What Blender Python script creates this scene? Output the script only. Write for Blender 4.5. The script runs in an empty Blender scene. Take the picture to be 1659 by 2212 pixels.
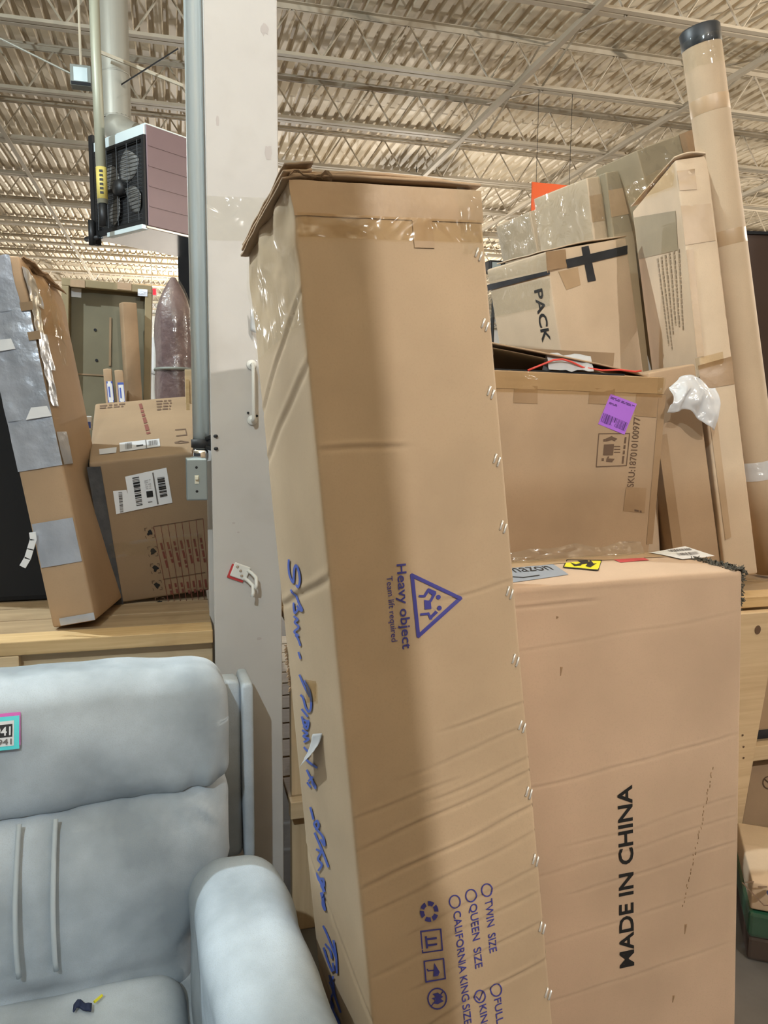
import bpy, bmesh, math, random
from mathutils import Vector, Matrix, Euler, noise
random.seed(7)
PI = math.pi
SC = bpy.context.scene
COL = SC.collection

# ---------------------------------------------------------------- camera
FPX, IMG_W, IMG_H = 1660.0, 1659.0, 2212.0
PITCH, YAW, ROLL = math.radians(7.0), math.radians(15.0), math.radians(0.5)
EYE = Vector((0, 0, 1.6))
fwd = Vector((math.sin(YAW) * math.cos(PITCH), math.cos(YAW) * math.cos(PITCH), -math.sin(PITCH)))
r0 = Vector((math.cos(YAW), -math.sin(YAW), 0))
u0 = r0.cross(fwd)
RGT = r0 * math.cos(ROLL) + u0 * math.sin(ROLL)
UPV = -r0 * math.sin(ROLL) + u0 * math.cos(ROLL)
cd = bpy.data.cameras.new('camera')
cd.sensor_fit = 'VERTICAL'
cd.sensor_height = 24.0
cd.lens = 24.0 * FPX / IMG_H
cd.clip_start = 0.05
cd.clip_end = 200
cam = bpy.data.objects.new('camera', cd)
cam.matrix_world = Matrix(((RGT.x, UPV.x, -fwd.x, EYE.x), (RGT.y, UPV.y, -fwd.y, EYE.y), (RGT.z, UPV.z, -fwd.z, EYE.z), (0, 0, 0, 1)))
COL.objects.link(cam)
SC.camera = cam

# ---------------------------------------------------------------- world, exposure
W = bpy.data.worlds.new('world')
SC.world = W
W.use_nodes = True
W.node_tree.nodes['Background'].inputs[0].default_value = (0.86, 0.93, 1.0, 1)
W.node_tree.nodes['Background'].inputs[1].default_value = 0.07
SC.view_settings.view_transform = 'Standard'
SC.view_settings.look = 'None'
SC.view_settings.exposure = -0.4
SC.view_settings.gamma = 1.0
SC.view_settings.use_curve_mapping = False
SC.cycles.max_bounces = 8
SC.cycles.transparent_max_bounces = 12
SC.cycles.caustics_reflective = False
SC.cycles.caustics_refractive = False

WARM, COOL, NEUT, AMBER = (1.0, 0.96, 0.90), (0.80, 0.94, 1.0), (1.0, 0.97, 0.92), (1.0, 0.92, 0.80)
# unseen hanging lamps, most added to brighten the deck or as fill: (x, y, z, watts, colour)
SHADE_STACK_X = 1.065  # right edge of the unseen stack added to shade the tall carton
LAMPS = [
    (1.60, -3.20, 4.60, 780, WARM),
    (-1.20, -2.30, 4.50, 560, COOL),
    (-2.30, 3.30, 4.60, 800, COOL),
    (8.00, 3.60, 4.10, 1150, AMBER),  # added beside the view to light the deck
    (13.5, 9.50, 4.10, 1500, AMBER),
    (4.60, -4.60, 4.60, 60, WARM),  # weak fill lamp added behind the camera
    (4.00, 13.0, 3.60, 260, AMBER),  # added out of sight behind the tall carton, brightens the deck
    (5.80, 20.0, 3.80, 1000, AMBER),
    (1.55, 22.0, 3.80, 3200, NEUT),  # added out of sight behind the column for the far deck
    (-8.50, 26.0, 4.30, 1200, NEUT),
]

# ---------------------------------------------------------------- pixel to place helpers
def ray(px, py):
    return fwd + RGT * ((px - IMG_W / 2) / FPX) - UPV * ((py - IMG_H / 2) / FPX)
def at_y(px, py, Y):
    d = ray(px, py); return EYE + d * ((Y - EYE.y) / d.y)
def at_z(px, py, Z):
    d = ray(px, py); return EYE + d * ((Z - EYE.z) / d.z)

# ---------------------------------------------------------------- materials
MATS = {}
def nm(name):
    m = bpy.data.materials.new(name); m.use_nodes = True
    nt = m.node_tree
    b = nt.nodes['Principled BSDF']
    MATS[name] = m
    return m, nt, b
def setc(b, col, rough=0.6, metal=0.0, spec=0.5):
    b.inputs['Base Color'].default_value = (*col, 1)
    b.inputs['Roughness'].default_value = rough
    b.inputs['Metallic'].default_value = metal
    b.inputs['Specular IOR Level'].default_value = spec
def plain(name, col, rough=0.6, metal=0.0, spec=0.5, emit=None, estr=0.0):
    m, nt, b = nm(name); setc(b, col, rough, metal, spec)
    if emit:
        b.inputs['Emission Color'].default_value = (*emit, 1); b.inputs['Emission Strength'].default_value = estr
    return m
def mottled(name, c1, c2, scale=6.0, rough=0.6, bump=0.0, bscale=60.0, metal=0.0, stretch=(1, 1, 1), detail=6, bdist=0.004, c3=None, s3=40.0, f3=0.35, spec=0.5):
    """two-tone noise colour, optional fine third tone and bump"""
    m, nt, b = nm(name); setc(b, c1, rough, metal, spec)
    N = nt.nodes; L = nt.links
    tc = N.new('ShaderNodeTexCoord'); mp = N.new('ShaderNodeMapping'); mp.inputs['Scale'].default_value = stretch
    L.new(tc.outputs['Object'], mp.inputs[0])
    n = N.new('ShaderNodeTexNoise'); n.inputs['Scale'].default_value = scale; n.inputs['Detail'].default_value = detail
    L.new(mp.outputs[0], n.inputs['Vector'])
    r = N.new('ShaderNodeValToRGB'); r.color_ramp.elements[0].position = 0.34; r.color_ramp.elements[1].position = 0.66
    r.color_ramp.elements[0].color = (*c1, 1); r.color_ramp.elements[1].color = (*c2, 1)
    L.new(n.outputs['Fac'], r.inputs[0])
    out = r.outputs[0]
    if c3:
        n3 = N.new('ShaderNodeTexNoise'); n3.inputs['Scale'].default_value = s3; n3.inputs['Detail'].default_value = 8
        L.new(mp.outputs[0], n3.inputs['Vector'])
        r3 = N.new('ShaderNodeMapRange'); r3.inputs[1].default_value = 0.5; r3.inputs[2].default_value = 0.75; r3.inputs[4].default_value = f3
        L.new(n3.outputs['Fac'], r3.inputs[0])
        mx = N.new('ShaderNodeMix'); mx.data_type = 'RGBA'
        L.new(r3.outputs[0], mx.inputs[0]); L.new(out, mx.inputs[6]); mx.inputs[7].default_value = (*c3, 1)
        out = mx.outputs[2]
    L.new(out, b.inputs['Base Color'])
    if bump:
        nb = N.new('ShaderNodeTexNoise'); nb.inputs['Scale'].default_value = bscale; nb.inputs['Detail'].default_value = 5
        L.new(mp.outputs[0], nb.inputs['Vector'])
        bm_ = N.new('ShaderNodeBump'); bm_.inputs['Strength'].default_value = bump; bm_.inputs['Distance'].default_value = bdist
        L.new(nb.outputs['Fac'], bm_.inputs['Height']); L.new(bm_.outputs[0], b.inputs['Normal'])
    return m
def cardboard(name, col, var=0.10, rough=0.72):
    c1 = tuple(c * (1 - var) for c in col); c2 = tuple(min(1, c * (1 + var)) for c in col)
    c3 = tuple(c * 0.86 for c in col)
    m = mottled(name, c1, c2, scale=3.2, rough=rough, bump=0.10, bscale=22, bdist=0.006, c3=c3, s3=260, f3=0.35, spec=0.3)
    return m
cardboard('card_tan', (0.52, 0.39, 0.265))
cardboard('card_light', (0.60, 0.46, 0.325))
cardboard('card_pink', (0.585, 0.425, 0.305))
cardboard('card_brown', (0.43, 0.295, 0.185))
cardboard('card_dark', (0.30, 0.205, 0.125))
cardboard('card_olive', (0.33, 0.265, 0.175))
cardboard('card_moss', (0.17, 0.15, 0.10))
cardboard('card_moss_edge', (0.26, 0.205, 0.12))
cardboard('card_core', (0.30, 0.20, 0.12), 0.25)
mottled('tape_brown', (0.31, 0.195, 0.105), (0.38, 0.245, 0.14), 5, 0.38, 0.35, 35, stretch=(1, 1, 1), bdist=0.004)
mottled('tape_tan', (0.42, 0.285, 0.165), (0.50, 0.345, 0.21), 5, 0.42, 0.25, 30, bdist=0.004)
mottled('tape_black', (0.015, 0.017, 0.022), (0.03, 0.032, 0.04), 9, 0.4, 0.3, 40)
mottled('tape_grey', (0.045, 0.045, 0.05), (0.09, 0.088, 0.09), 14, 0.75, 0.4, 60)
mottled('duct_tape', (0.40, 0.43, 0.50), (0.55, 0.58, 0.66), 7, 0.33, 0.7, 16, metal=0.35, detail=3, bdist=0.010)
mottled('paint_cream', (0.55, 0.52, 0.495), (0.60, 0.57, 0.54), 3, 0.5, 0.25, 14, c3=(0.42, 0.38, 0.34), s3=9, f3=0.25, bdist=0.003)
mottled('paint_deck', (0.66, 0.56, 0.41), (0.74, 0.64, 0.48), 0.8, 0.6)
mottled('paint_joist', (0.42, 0.36, 0.27), (0.50, 0.43, 0.33), 1.2, 0.6)
mottled('concrete', (0.10, 0.095, 0.088), (0.16, 0.15, 0.14), 2.5, 0.7, 0.2, 50)
mottled('wall_white', (0.80, 0.80, 0.78), (0.86, 0.86, 0.84), 0.5, 0.8)
def wood(name, c1, c2, rough=0.6):
    m, nt, b = nm(name); setc(b, c1, rough, 0, 0.3)
    N = nt.nodes; L = nt.links
    tc = N.new('ShaderNodeTexCoord'); mp = N.new('ShaderNodeMapping'); mp.inputs['Scale'].default_value = (1.2, 26, 26)
    L.new(tc.outputs['Object'], mp.inputs[0])
    n = N.new('ShaderNodeTexNoise'); n.inputs['Scale'].default_value = 2.2; n.inputs['Detail'].default_value = 7; n.inputs['Distortion'].default_value = 0.8
    L.new(mp.outputs[0], n.inputs['Vector'])
    r = N.new('ShaderNodeValToRGB'); r.color_ramp.elements[0].position = 0.3; r.color_ramp.elements[1].position = 0.7
    r.color_ramp.elements[0].color = (*c1, 1); r.color_ramp.elements[1].color = (*c2, 1)
    L.new(n.outputs['Fac'], r.inputs[0])
    n2 = N.new('ShaderNodeTexNoise'); n2.inputs['Scale'].default_value = 5; n2.inputs['Detail'].default_value = 5
    L.new(tc.outputs['Object'], n2.inputs['Vector'])
    r2 = N.new('ShaderNodeMapRange'); r2.inputs[1].default_value = 0.55; r2.inputs[2].default_value = 0.8; r2.inputs[4].default_value = 0.6
    L.new(n2.outputs['Fac'], r2.inputs[0])
    mx = N.new('ShaderNodeMix'); mx.data_type = 'RGBA'; mx.inputs[7].default_value = (c1[0] * 0.5, c1[1] * 0.45, c1[2] * 0.4, 1)
    L.new(r2.outputs[0], mx.inputs[0]); L.new(r.outputs[0], mx.inputs[6]); L.new(mx.outputs[2], b.inputs['Base Color'])
    bp = N.new('ShaderNodeBump'); bp.inputs['Strength'].default_value = 0.25; bp.inputs['Distance'].default_value = 0.003
    L.new(n.outputs['Fac'], bp.inputs['Height']); L.new(bp.outputs[0], b.inputs['Normal'])
wood('wood_pine', (0.52, 0.34, 0.16), (0.66, 0.47, 0.25))
wood('wood_pale', (0.58, 0.42, 0.25), (0.68, 0.52, 0.33))
wood('wood_old', (0.30, 0.21, 0.12), (0.42, 0.30, 0.18))
mottled('fabric', (0.29, 0.33, 0.37), (0.55, 0.61, 0.675), 4.2, 0.95, 0.35, 420, c3=(0.36, 0.37, 0.38), s3=500, f3=0.4, bdist=0.0015, spec=0.15)
plain('piping', (0.48, 0.53, 0.57), 0.9)
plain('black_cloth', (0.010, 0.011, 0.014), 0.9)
plain('navy', (0.02, 0.03, 0.08), 0.8)
plain('galvanized', (0.74, 0.84, 0.87), 0.28, 0.30)
plain('galv_box', (0.36, 0.42, 0.44), 0.42, 0.6)
plain('steel', (0.75, 0.75, 0.75), 0.22, 1.0)
plain('chrome', (0.85, 0.86, 0.88), 0.10, 1.0)
plain('staple_wire', (0.92, 0.92, 0.92), 0.25, 0.45)
plain('ivory', (0.80, 0.76, 0.62), 0.4)
plain('white_paint', (0.80, 0.79, 0.75), 0.35)
plain('paper', (0.80, 0.81, 0.84), 0.6)
plain('paper_grey', (0.50, 0.50, 0.52), 0.6)
plain('paper_blue', (0.30, 0.33, 0.38), 0.55)
plain('ink_blue', (0.055, 0.055, 0.30), 0.6)
plain('pen_blue', (0.075, 0.13, 0.50), 0.6)
plain('ink_black', (0.012, 0.012, 0.013), 0.6)
plain('ink_grey', (0.16, 0.15, 0.15), 0.6)
plain('ink_brown', (0.13, 0.075, 0.045), 0.7)
plain('ink_red', (0.18, 0.05, 0.035), 0.7)
plain('print_faint', (0.36, 0.27, 0.18), 0.7)
plain('purple', (0.42, 0.15, 0.68), 0.55)
plain('purple_ink', (0.12, 0.04, 0.22), 0.6)
plain('yellow', (0.80, 0.72, 0.03), 0.5)
plain('red', (0.62, 0.07, 0.08), 0.5)
plain('red_strap', (0.70, 0.08, 0.06), 0.35)
plain('orange', (0.85, 0.12, 0.02), 0.6)
plain('emblem', (0.04, 0.02, 0.03), 0.6)
plain('cyan', (0.10, 0.75, 0.80), 0.5)
plain('magenta', (0.75, 0.12, 0.55), 0.5)
plain('exit_red', (0.9, 0.02, 0.03), 0.5, emit=(1, 0.02, 0.04), estr=2.0)
plain('lamp_glow', (1, 1, 1), 0.4, emit=(1, 0.93, 0.82), estr=6.0)
plain('rubber', (0.02, 0.02, 0.022), 0.6)
plain('cap_black', (0.022, 0.026, 0.032), 0.45)
plain('dark_metal', (0.03, 0.03, 0.032), 0.5, 0.6)
plain('fan_grey', (0.16, 0.155, 0.15), 0.55, 0.3)
mottled('mauve', (0.19, 0.12, 0.13), (0.225, 0.145, 0.155), 2.0, 0.45)
plain('duct_grey', (0.33, 0.315, 0.27), 0.45, 0.3)
plain('pipe_green', (0.33, 0.325, 0.25), 0.45, 0.2)
plain('yellow_tag', (0.62, 0.50, 0.14), 0.5)
plain('fray', (0.10, 0.095, 0.08), 0.9)
plain('cloth_red', (0.55, 0.05, 0.05), 0.8)
mottled('plum', (0.10, 0.055, 0.06), (0.19, 0.12, 0.12), 6, 0.35, 0.5, 20, bdist=0.02)
plain('green_wrap', (0.02, 0.09, 0.05), 0.3)
plain('slate', (0.18, 0.19, 0.17), 0.6)
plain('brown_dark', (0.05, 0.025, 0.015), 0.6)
def film(name, tint=(1, 1, 1), gloss=0.35, rough=0.12, scale=28, milky=0.0, strength=0.9):
    """clear plastic: mostly see-through, with wrinkled glints"""
    m = bpy.data.materials.new(name); m.use_nodes = True; MATS[name] = m
    nt = m.node_tree; N = nt.nodes; L = nt.links; N.clear()
    out = N.new('ShaderNodeOutputMaterial')
    tr = N.new('ShaderNodeBsdfTransparent'); tr.inputs[0].default_value = (*tint, 1)
    gl = N.new('ShaderNodeBsdfGlossy'); gl.inputs['Roughness'].default_value = rough
    df = N.new('ShaderNodeBsdfDiffuse'); df.inputs[0].default_value = (0.85, 0.86, 0.88, 1)
    tc = N.new('ShaderNodeTexCoord')
    n = N.new('ShaderNodeTexNoise'); n.inputs['Scale'].default_value = scale; n.inputs['Detail'].default_value = 2; n.inputs['Distortion'].default_value = 1.2
    L.new(tc.outputs['Object'], n.inputs['Vector'])
    bp = N.new('ShaderNodeBump'); bp.inputs['Strength'].default_value = strength; bp.inputs['Distance'].default_value = 0.02
    L.new(n.outputs['Fac'], bp.inputs['Height']); L.new(bp.outputs[0], gl.inputs['Normal'])
    m1 = N.new('ShaderNodeMixShader'); m1.inputs[0].default_value = gloss
    L.new(tr.outputs[0], m1.inputs[1]); L.new(gl.outputs[0], m1.inputs[2])
    m2 = N.new('ShaderNodeMixShader'); m2.inputs[0].default_value = milky
    L.new(m1.outputs[0], m2.inputs[1]); L.new(df.outputs[0], m2.inputs[2])
    L.new(m2.outputs[0], out.inputs[0])
film('film_clear', (0.97, 0.97, 0.95), 0.05, 0.10, 9, 0.0, 0.45)
film('film_wrap', (0.93, 0.94, 0.92), 0.075, 0.10, 8, 0.02, 0.8)
film('film_tape', (0.95, 0.90, 0.80), 0.06, 0.10, 10, 0.0, 0.5)
film('film_bag', (0.95, 0.95, 0.97), 0.16, 0.25, 14, 0.50)

# ---------------------------------------------------------------- mesh helpers
class G:
    """collects geometry, then links it as one mesh object"""
    def __init__(self): self.v = []; self.f = []
    def add(self, vs, fs):
        o = len(self.v); self.v += [tuple(p) for p in vs]; self.f += [tuple(i + o for i in q) for q in fs]; return self
    def box(self, x0, x1, y0, y1, z0, z1, M=None):
        vs = [Vector((x, y, z)) for z in (z0, z1) for y in (y0, y1) for x in (x0, x1)]
        if M is not None: vs = [M @ p for p in vs]
        return self.add(vs, [(0, 2, 3, 1), (4, 5, 7, 6), (0, 1, 5, 4), (2, 6, 7, 3), (0, 4, 6, 2), (1, 3, 7, 5)])
    def bar(self, a, b, w, t, up=(0, 0, 1)):
        a = Vector(a); b = Vector(b); d = (b - a); L = d.length; d.normalize()
        s = d.cross(Vector(up)); 
        if s.length < 1e-4: s = d.cross(Vector((1, 0, 0)))
        s.normalize(); u = s.cross(d)
        vs = [a + d * (L * k) + s * (w / 2 * i) + u * (t / 2 * j) for k in (0, 1) for i, j in ((-1, -1), (1, -1), (1, 1), (-1, 1))]
        return self.add(vs, [(0, 1, 2, 3), (7, 6, 5, 4), (0, 4, 5, 1), (1, 5, 6, 2), (2, 6, 7, 3), (3, 7, 4, 0)])
    def tube(self, pts, r, n=10, caps=True):
        pts = [Vector(p) for p in pts]; k = len(pts)
        rr = r if isinstance(r, (list, tuple)) else [r] * k
        prev = None; vs = []
        for i, p in enumerate(pts):
            d = (pts[min(i + 1, k - 1)] - pts[max(i - 1, 0)])
            if d.length < 1e-9: d = Vector((0, 0, 1))
            d.normalize()
            if prev is None:
                s = d.cross(Vector((0, 0, 1)))
                if s.length < 0.05: s = d.cross(Vector((1, 0, 0)))
            else: s = prev - d * prev.dot(d)
            s.normalize(); prev = s; u = d.cross(s)
            vs += [p + (s * math.cos(2 * PI * j / n) + u * math.sin(2 * PI * j / n)) * rr[i] for j in range(n)]
        fs = [(i * n + j, i * n + (j + 1) % n, (i + 1) * n + (j + 1) % n, (i + 1) * n + j) for i in range(k - 1) for j in range(n)]
        if caps: fs += [tuple(range(n - 1, -1, -1)), tuple((k - 1) * n + j for j in range(n))]
        return self.add(vs, fs)
    def grid(self, fn, nu, nv):
        vs = [fn(i / nu, j / nv) for j in range(nv + 1) for i in range(nu + 1)]
        w = nu + 1
        return self.add(vs, [(j * w + i, j * w + i + 1, (j + 1) * w + i + 1, (j + 1) * w + i) for j in range(nv) for i in range(nu)])
    def poly(self, pts): return self.add(pts, [tuple(range(len(pts)))])
    def lathe(self, prof, n=20, M=None):
        vs = []
        for r, z in prof:
            for j in range(n):
                p = Vector((r * math.cos(2 * PI * j / n), r * math.sin(2 * PI * j / n), z)); vs.append(M @ p if M is not None else p)
        k = len(prof)
        return self.add(vs, [(i * n + j, i * n + (j + 1) % n, (i + 1) * n + (j + 1) % n, (i + 1) * n + j) for i in range(k - 1) for j in range(n)])
    def build(self, name, mat, parent=None, smooth=False, bevel=0.0, weld=False, solid=0.0):
        me = bpy.data.meshes.new(name); me.from_pydata(self.v, [], self.f)
        if weld or bevel:
            bm = bmesh.new(); bm.from_mesh(me)
            if weld: bmesh.ops.remove_doubles(bm, verts=bm.verts, dist=1e-5)
            if bevel:
                ed = [e for e in bm.edges if len(e.link_faces) == 2 and e.calc_face_angle(0) > 0.5]
                bmesh.ops.bevel(bm, geom=ed, offset=bevel, segments=2, profile=0.5, affect='EDGES')
            bm.to_mesh(me); bm.free()
        if smooth:
            for p in me.polygons: p.use_smooth = True
        me.materials.append(MATS[mat]); me.update()
        o = bpy.data.objects.new(name, me); COL.objects.link(o)
        if parent is not None: o.parent = parent
        if solid:
            md = o.modifiers.new('thickness', 'SOLIDIFY'); md.thickness = solid; md.offset = 0
        return o
def tag(o, label, cat, group=None, kind=None):
    o['label'] = label; o['category'] = cat
    if group: o['group'] = group
    if kind: o['kind'] = kind
    return o
def thing(name, label, cat, loc=(0, 0, 0), rot=(0, 0, 0), group=None):
    o = bpy.data.objects.new(name, None); COL.objects.link(o)
    o.empty_display_size = 0.1; o.location = loc; o.rotation_euler = rot
    return tag(o, label, cat, group)
def group_node(name, parent):
    o = bpy.data.objects.new(name, None); COL.objects.link(o); o.parent = parent; o.empty_display_size = 0.05; return o
def struct(o, label=None):
    o['kind'] = 'structure'
    if label: o['label'] = label
    return o
def nz(x, y, z, s=1.0): return noise.noise(Vector((x * s, y * s, z * s)))

FONT_CACHE = {}
def text_geo(s, bold=0.0):
    """flat outline mesh of a string: (verts, faces, x0, x1, cap height) at size 1"""
    key = (s, bold)
    if key in FONT_CACHE: return FONT_CACHE[key]
    cu = bpy.data.curves.new('text', 'FONT'); cu.body = s; cu.size = 1.0; cu.offset = bold; cu.resolution_u = 3
    ob = bpy.data.objects.new('text', cu); COL.objects.link(ob)
    me = bpy.data.meshes.new_from_object(ob.evaluated_get(bpy.context.evaluated_depsgraph_get()))
    vs = [v.co.copy() for v in me.vertices]; fs = [tuple(p.vertices) for p in me.polygons]
    bpy.data.objects.remove(ob); bpy.data.curves.remove(cu); bpy.data.meshes.remove(me)
    FONT_CACHE[key] = (vs, fs, min(v.x for v in vs), max(v.x for v in vs), 0.70)
    return FONT_CACHE[key]

FACES = {'front': ('x', 'z'), 'left': ('y', 'z'), 'right': ('y', 'z'), 'top': ('x', 'y')}
class Carton:
    """a cardboard carton; local frame: x width, y depth (away), z up, origin at the near bottom left corner"""
    def __init__(self, name, P, label, cat='box', mat='card_tan', r=0.006, amp=0.0025, bulge=0.004, creases=(), seed=0, res=0.03, group=None, zres=None, yres=None, body='carton_body', shape=None, side_creases=()):
        self.w, self.d, self.h = P[6:9]; self.mat = mat; self.r = r; self.amp = amp; self.bulge = bulge; self.creases = creases; self.side_creases = side_creases; self.seed = seed; self.shape = shape
        self.root = thing(name, label, cat, P[:3], P[3:6], group)
        self.M = Matrix.Translation(Vector(P[:3])) @ Euler(P[3:6], 'XYZ').to_matrix().to_4x4()
        self.Mi = self.M.inverted()
        self.body(body, res, zres or res, yres or max(res, 0.05))
    def off(self, face, a, b):
        """outward relief of a face at its own two coordinates"""
        A, B = {'front': (self.w, self.h), 'back': (self.w, self.h), 'left': (self.d, self.h), 'right': (self.d, self.h), 'top': (self.w, self.d), 'bottom': (self.w, self.d)}[face]
        e = max(0.0, min(a, A - a, b, B - b)); k = min(1.0, e / 0.02)
        s = self.seed + {'front': 0, 'back': 3, 'left': 7, 'right': 11, 'top': 17, 'bottom': 23}[face]
        o = self.amp * k * (nz(a * 3.1, b * 2.2, s) * 1.2 + 0.5 * nz(a * 9, b * 6, s + 5))
        o += self.bulge * math.sin(PI * min(1, max(0, a / A))) * math.sin(PI * min(1, max(0, b / B)))
        cr = self.creases if face == 'front' else self.side_creases if face in ('left', 'right') else ()
        for (b0, sl, dep, wid, a0, a1) in cr:
            if a0 - 0.02 < a < a1 + 0.02:
                kk = min(1, (a - a0 + 0.02) / 0.02, (a1 + 0.02 - a) / 0.02)
                t = (b - b0 - sl * a - 0.006 * nz(a * 7, b0 * 9, s)) / wid
                o -= (dep * kk * math.exp(-t * t) - dep * 0.6 * kk * math.exp(-((t - 1.7) ** 2))) * (0.25 + 0.75 * k)
        return o
    def pt(self, face, a, b, lift=0.0):
        o = self.off(face, a, b) + lift
        if face == 'front': return Vector((a, -o, b))
        if face == 'left': return Vector((-o, a, b))
        if face == 'right': return Vector((self.w + o, a, b))
        if face == 'top': return Vector((a, b, self.h + o))
        if face == 'back': return Vector((a, self.d + o, b))
    def body(self, name, res, zres, yres):
        w, d, h, r = self.w, self.d, self.h, self.r
        def ax(L, s):
            n = max(2, int(round((L - 2 * r) / s)))
            return [0, r * 0.35, r] + [r + (L - 2 * r) * i / n for i in range(1, n)] + [L - r, L - r * 0.35, L]
        X, Y, Z = ax(w, res), ax(d, yres), ax(h, zres)
        g = G()
        def put(face, U, V, mk):
            vs = []
            for b in V:
                for a in U:
                    p = mk(a, b)
                    q = Vector((min(max(p.x, r), w - r), min(max(p.y, r), d - r), min(max(p.z, r), h - r)))
                    dv = p - q
                    n_ = dv.normalized() if dv.length > 1e-9 else Vector((0, 0, 0))
                    p = q + n_ * (r + self.off(face, a, b))
                    if self.shape: p = self.shape(p)
                    vs.append(p)
            m = len(U); fs = []
            for j in range(len(V) - 1):
                for i in range(m - 1):
                    q = (j * m + i, j * m + i + 1, (j + 1) * m + i + 1, (j + 1) * m + i)
                    fs.append(q if face in ('front', 'top', 'right') else q[::-1])
            g.add(vs, fs)
        put('front', X, Z, lambda a, b: Vector((a, 0, b)))
        put('back', X, Z, lambda a, b: Vector((a, d, b)))
        put('left', Y, Z, lambda a, b: Vector((0, a, b)))
        put('right', Y, Z, lambda a, b: Vector((w, a, b)))
        put('top', X, Y, lambda a, b: Vector((a, b, h)))
        put('bottom', X, Y, lambda a, b: Vector((a, b, 0)))
        self.obj = g.build(name, self.mat, self.root, smooth=True, weld=True)
        return self.obj
    def px(self, face, x, y):
        """a pixel of the photograph carried onto a face: the face's two coordinates"""
        o = self.Mi @ EYE; d = self.Mi.to_3x3() @ ray(x, y)
        if face == 'front': t = -o.y / d.y; p = o + d * t; return p.x, p.z
        if face == 'left': t = -o.x / d.x; p = o + d * t; return p.y, p.z
        if face == 'right': t = (self.w - o.x) / d.x; p = o + d * t; return p.y, p.z
        if face == 'top': t = (self.h - o.z) / d.z; p = o + d * t; return p.x, p.y
    def _w(self, p): return self.shape(p) if self.shape else p
    def quad(self, face, c, mat, name, lift=0.0012, n=6, parent=None, wr=0.0, ws=30):
        """a sheet on a face between four corners given as face coordinates, in order round the sheet"""
        c = [Vector((p[0], p[1])) for p in c]
        def fn(s, t):
            q = (c[0] * (1 - s) + c[1] * s) * (1 - t) + (c[3] * (1 - s) + c[2] * s) * t
            l = lift + (wr * abs(nz(q.x * ws, q.y * ws, 3.3 + lift * 1000)) if wr else 0)
            return self._w(self.pt(face, q.x, q.y, l))
        return G().grid(fn, n, n).build(name, mat, parent or self.root, smooth=True)
    def rect(self, face, a0, a1, b0, b1, mat, name, lift=0.0012, n=6, parent=None, wr=0.0, ws=30):
        return self.quad(face, [(a0, b0), (a1, b0), (a1, b1), (a0, b1)], mat, name, lift, n, parent, wr, ws)
    def pquad(self, face, pix, mat, name, lift=0.0012, n=6, parent=None, wr=0.0, ws=30):
        return self.quad(face, [self.px(face, *p) for p in pix], mat, name, lift, n, parent, wr, ws)
    def ppoly(self, face, polys, mat, name, lift=0.0016, parent=None):
        """flat printed polygons, given in pixels, as one print"""
        g = G()
        for pl in polys: g.poly([self._w(self.pt(face, *self.px(face, *p), lift)) for p in pl])
        return g.build(name, mat, parent or self.root)
    def lines(self, face, polylines, wpx, mat, name, lift=0.0016, parent=None, closed=False):
        """printed or drawn strokes given in pixels"""
        g = G()
        for pl in polylines:
            q = [Vector(p) for p in pl]
            if closed: q = q + [q[0], q[1]]
            for i in range(len(q) - 1 - (1 if closed else 0)):
                a, b = q[i], q[i + 1]
                d = (b - a)
                if d.length < 1e-6: continue
                d.normalize(); nrm = Vector((-d.y, d.x)) * (wpx / 2); e = d * (wpx * 0.35)
                cs = [a - e - nrm, b + e - nrm, b + e + nrm, a - e + nrm]
                g.poly([self._w(self.pt(face, *self.px(face, *p), lift + 0.00002 * (i % 3))) for p in cs])
        return g.build(name, mat, parent or self.root)
    def text(self, face, s, p0, p1, ptop, mat, name='printed_text', lift=0.0016, bold=0.0, parent=None):
        """text whose baseline runs from pixel p0 to pixel p1, capitals as high as pixel ptop"""
        vs, fs, x0, x1, cap = text_geo(s, bold)
        a = Vector(self.px(face, *p0)); b = Vector(self.px(face, *p1)); c = Vector(self.px(face, *ptop))
        e1 = (b - a); n1 = e1.normalized(); e2 = c - a; e2 = e2 - n1 * e2.dot(n1)
        out = []
        for v in vs:
            q = a + e1 * ((v.x - x0) / (x1 - x0)) + e2 * (v.y / cap)
            out.append(self._w(self.pt(face, q.x, q.y, lift)))
        return G().add(out, fs).build(name, mat, parent or self.root)
    def barcode(self, face, pix, mat='ink_black', name='barcode', nb=26, parent=None, lift=0.002, along=0, seed=1):
        """bars inside a quad of pixels; along=0: bars are spread from corner 0 to corner 1"""
        rnd = random.Random(seed); c = [Vector(self.px(face, *p)) for p in pix]
        if along: c = [c[1], c[2], c[3], c[0]]
        g = G(); t = 0.0; ws = []
        while t < 1:
            a = rnd.choice((0.6, 1, 1.6, 2.2)) / nb / 1.35; ws.append((t, min(1, t + a))); t += a + rnd.choice((0.5, 0.9, 1.3)) / nb / 1.35
        for a, b in ws:
            q = [c[0].lerp(c[1], a), c[0].lerp(c[1], b), c[3].lerp(c[2], b), c[3].lerp(c[2], a)]
            g.poly([self._w(self.pt(face, p.x, p.y, lift)) for p in q])
        o = g.build(name, mat, parent or self.root); o['kind'] = 'stuff'; return o
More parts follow.
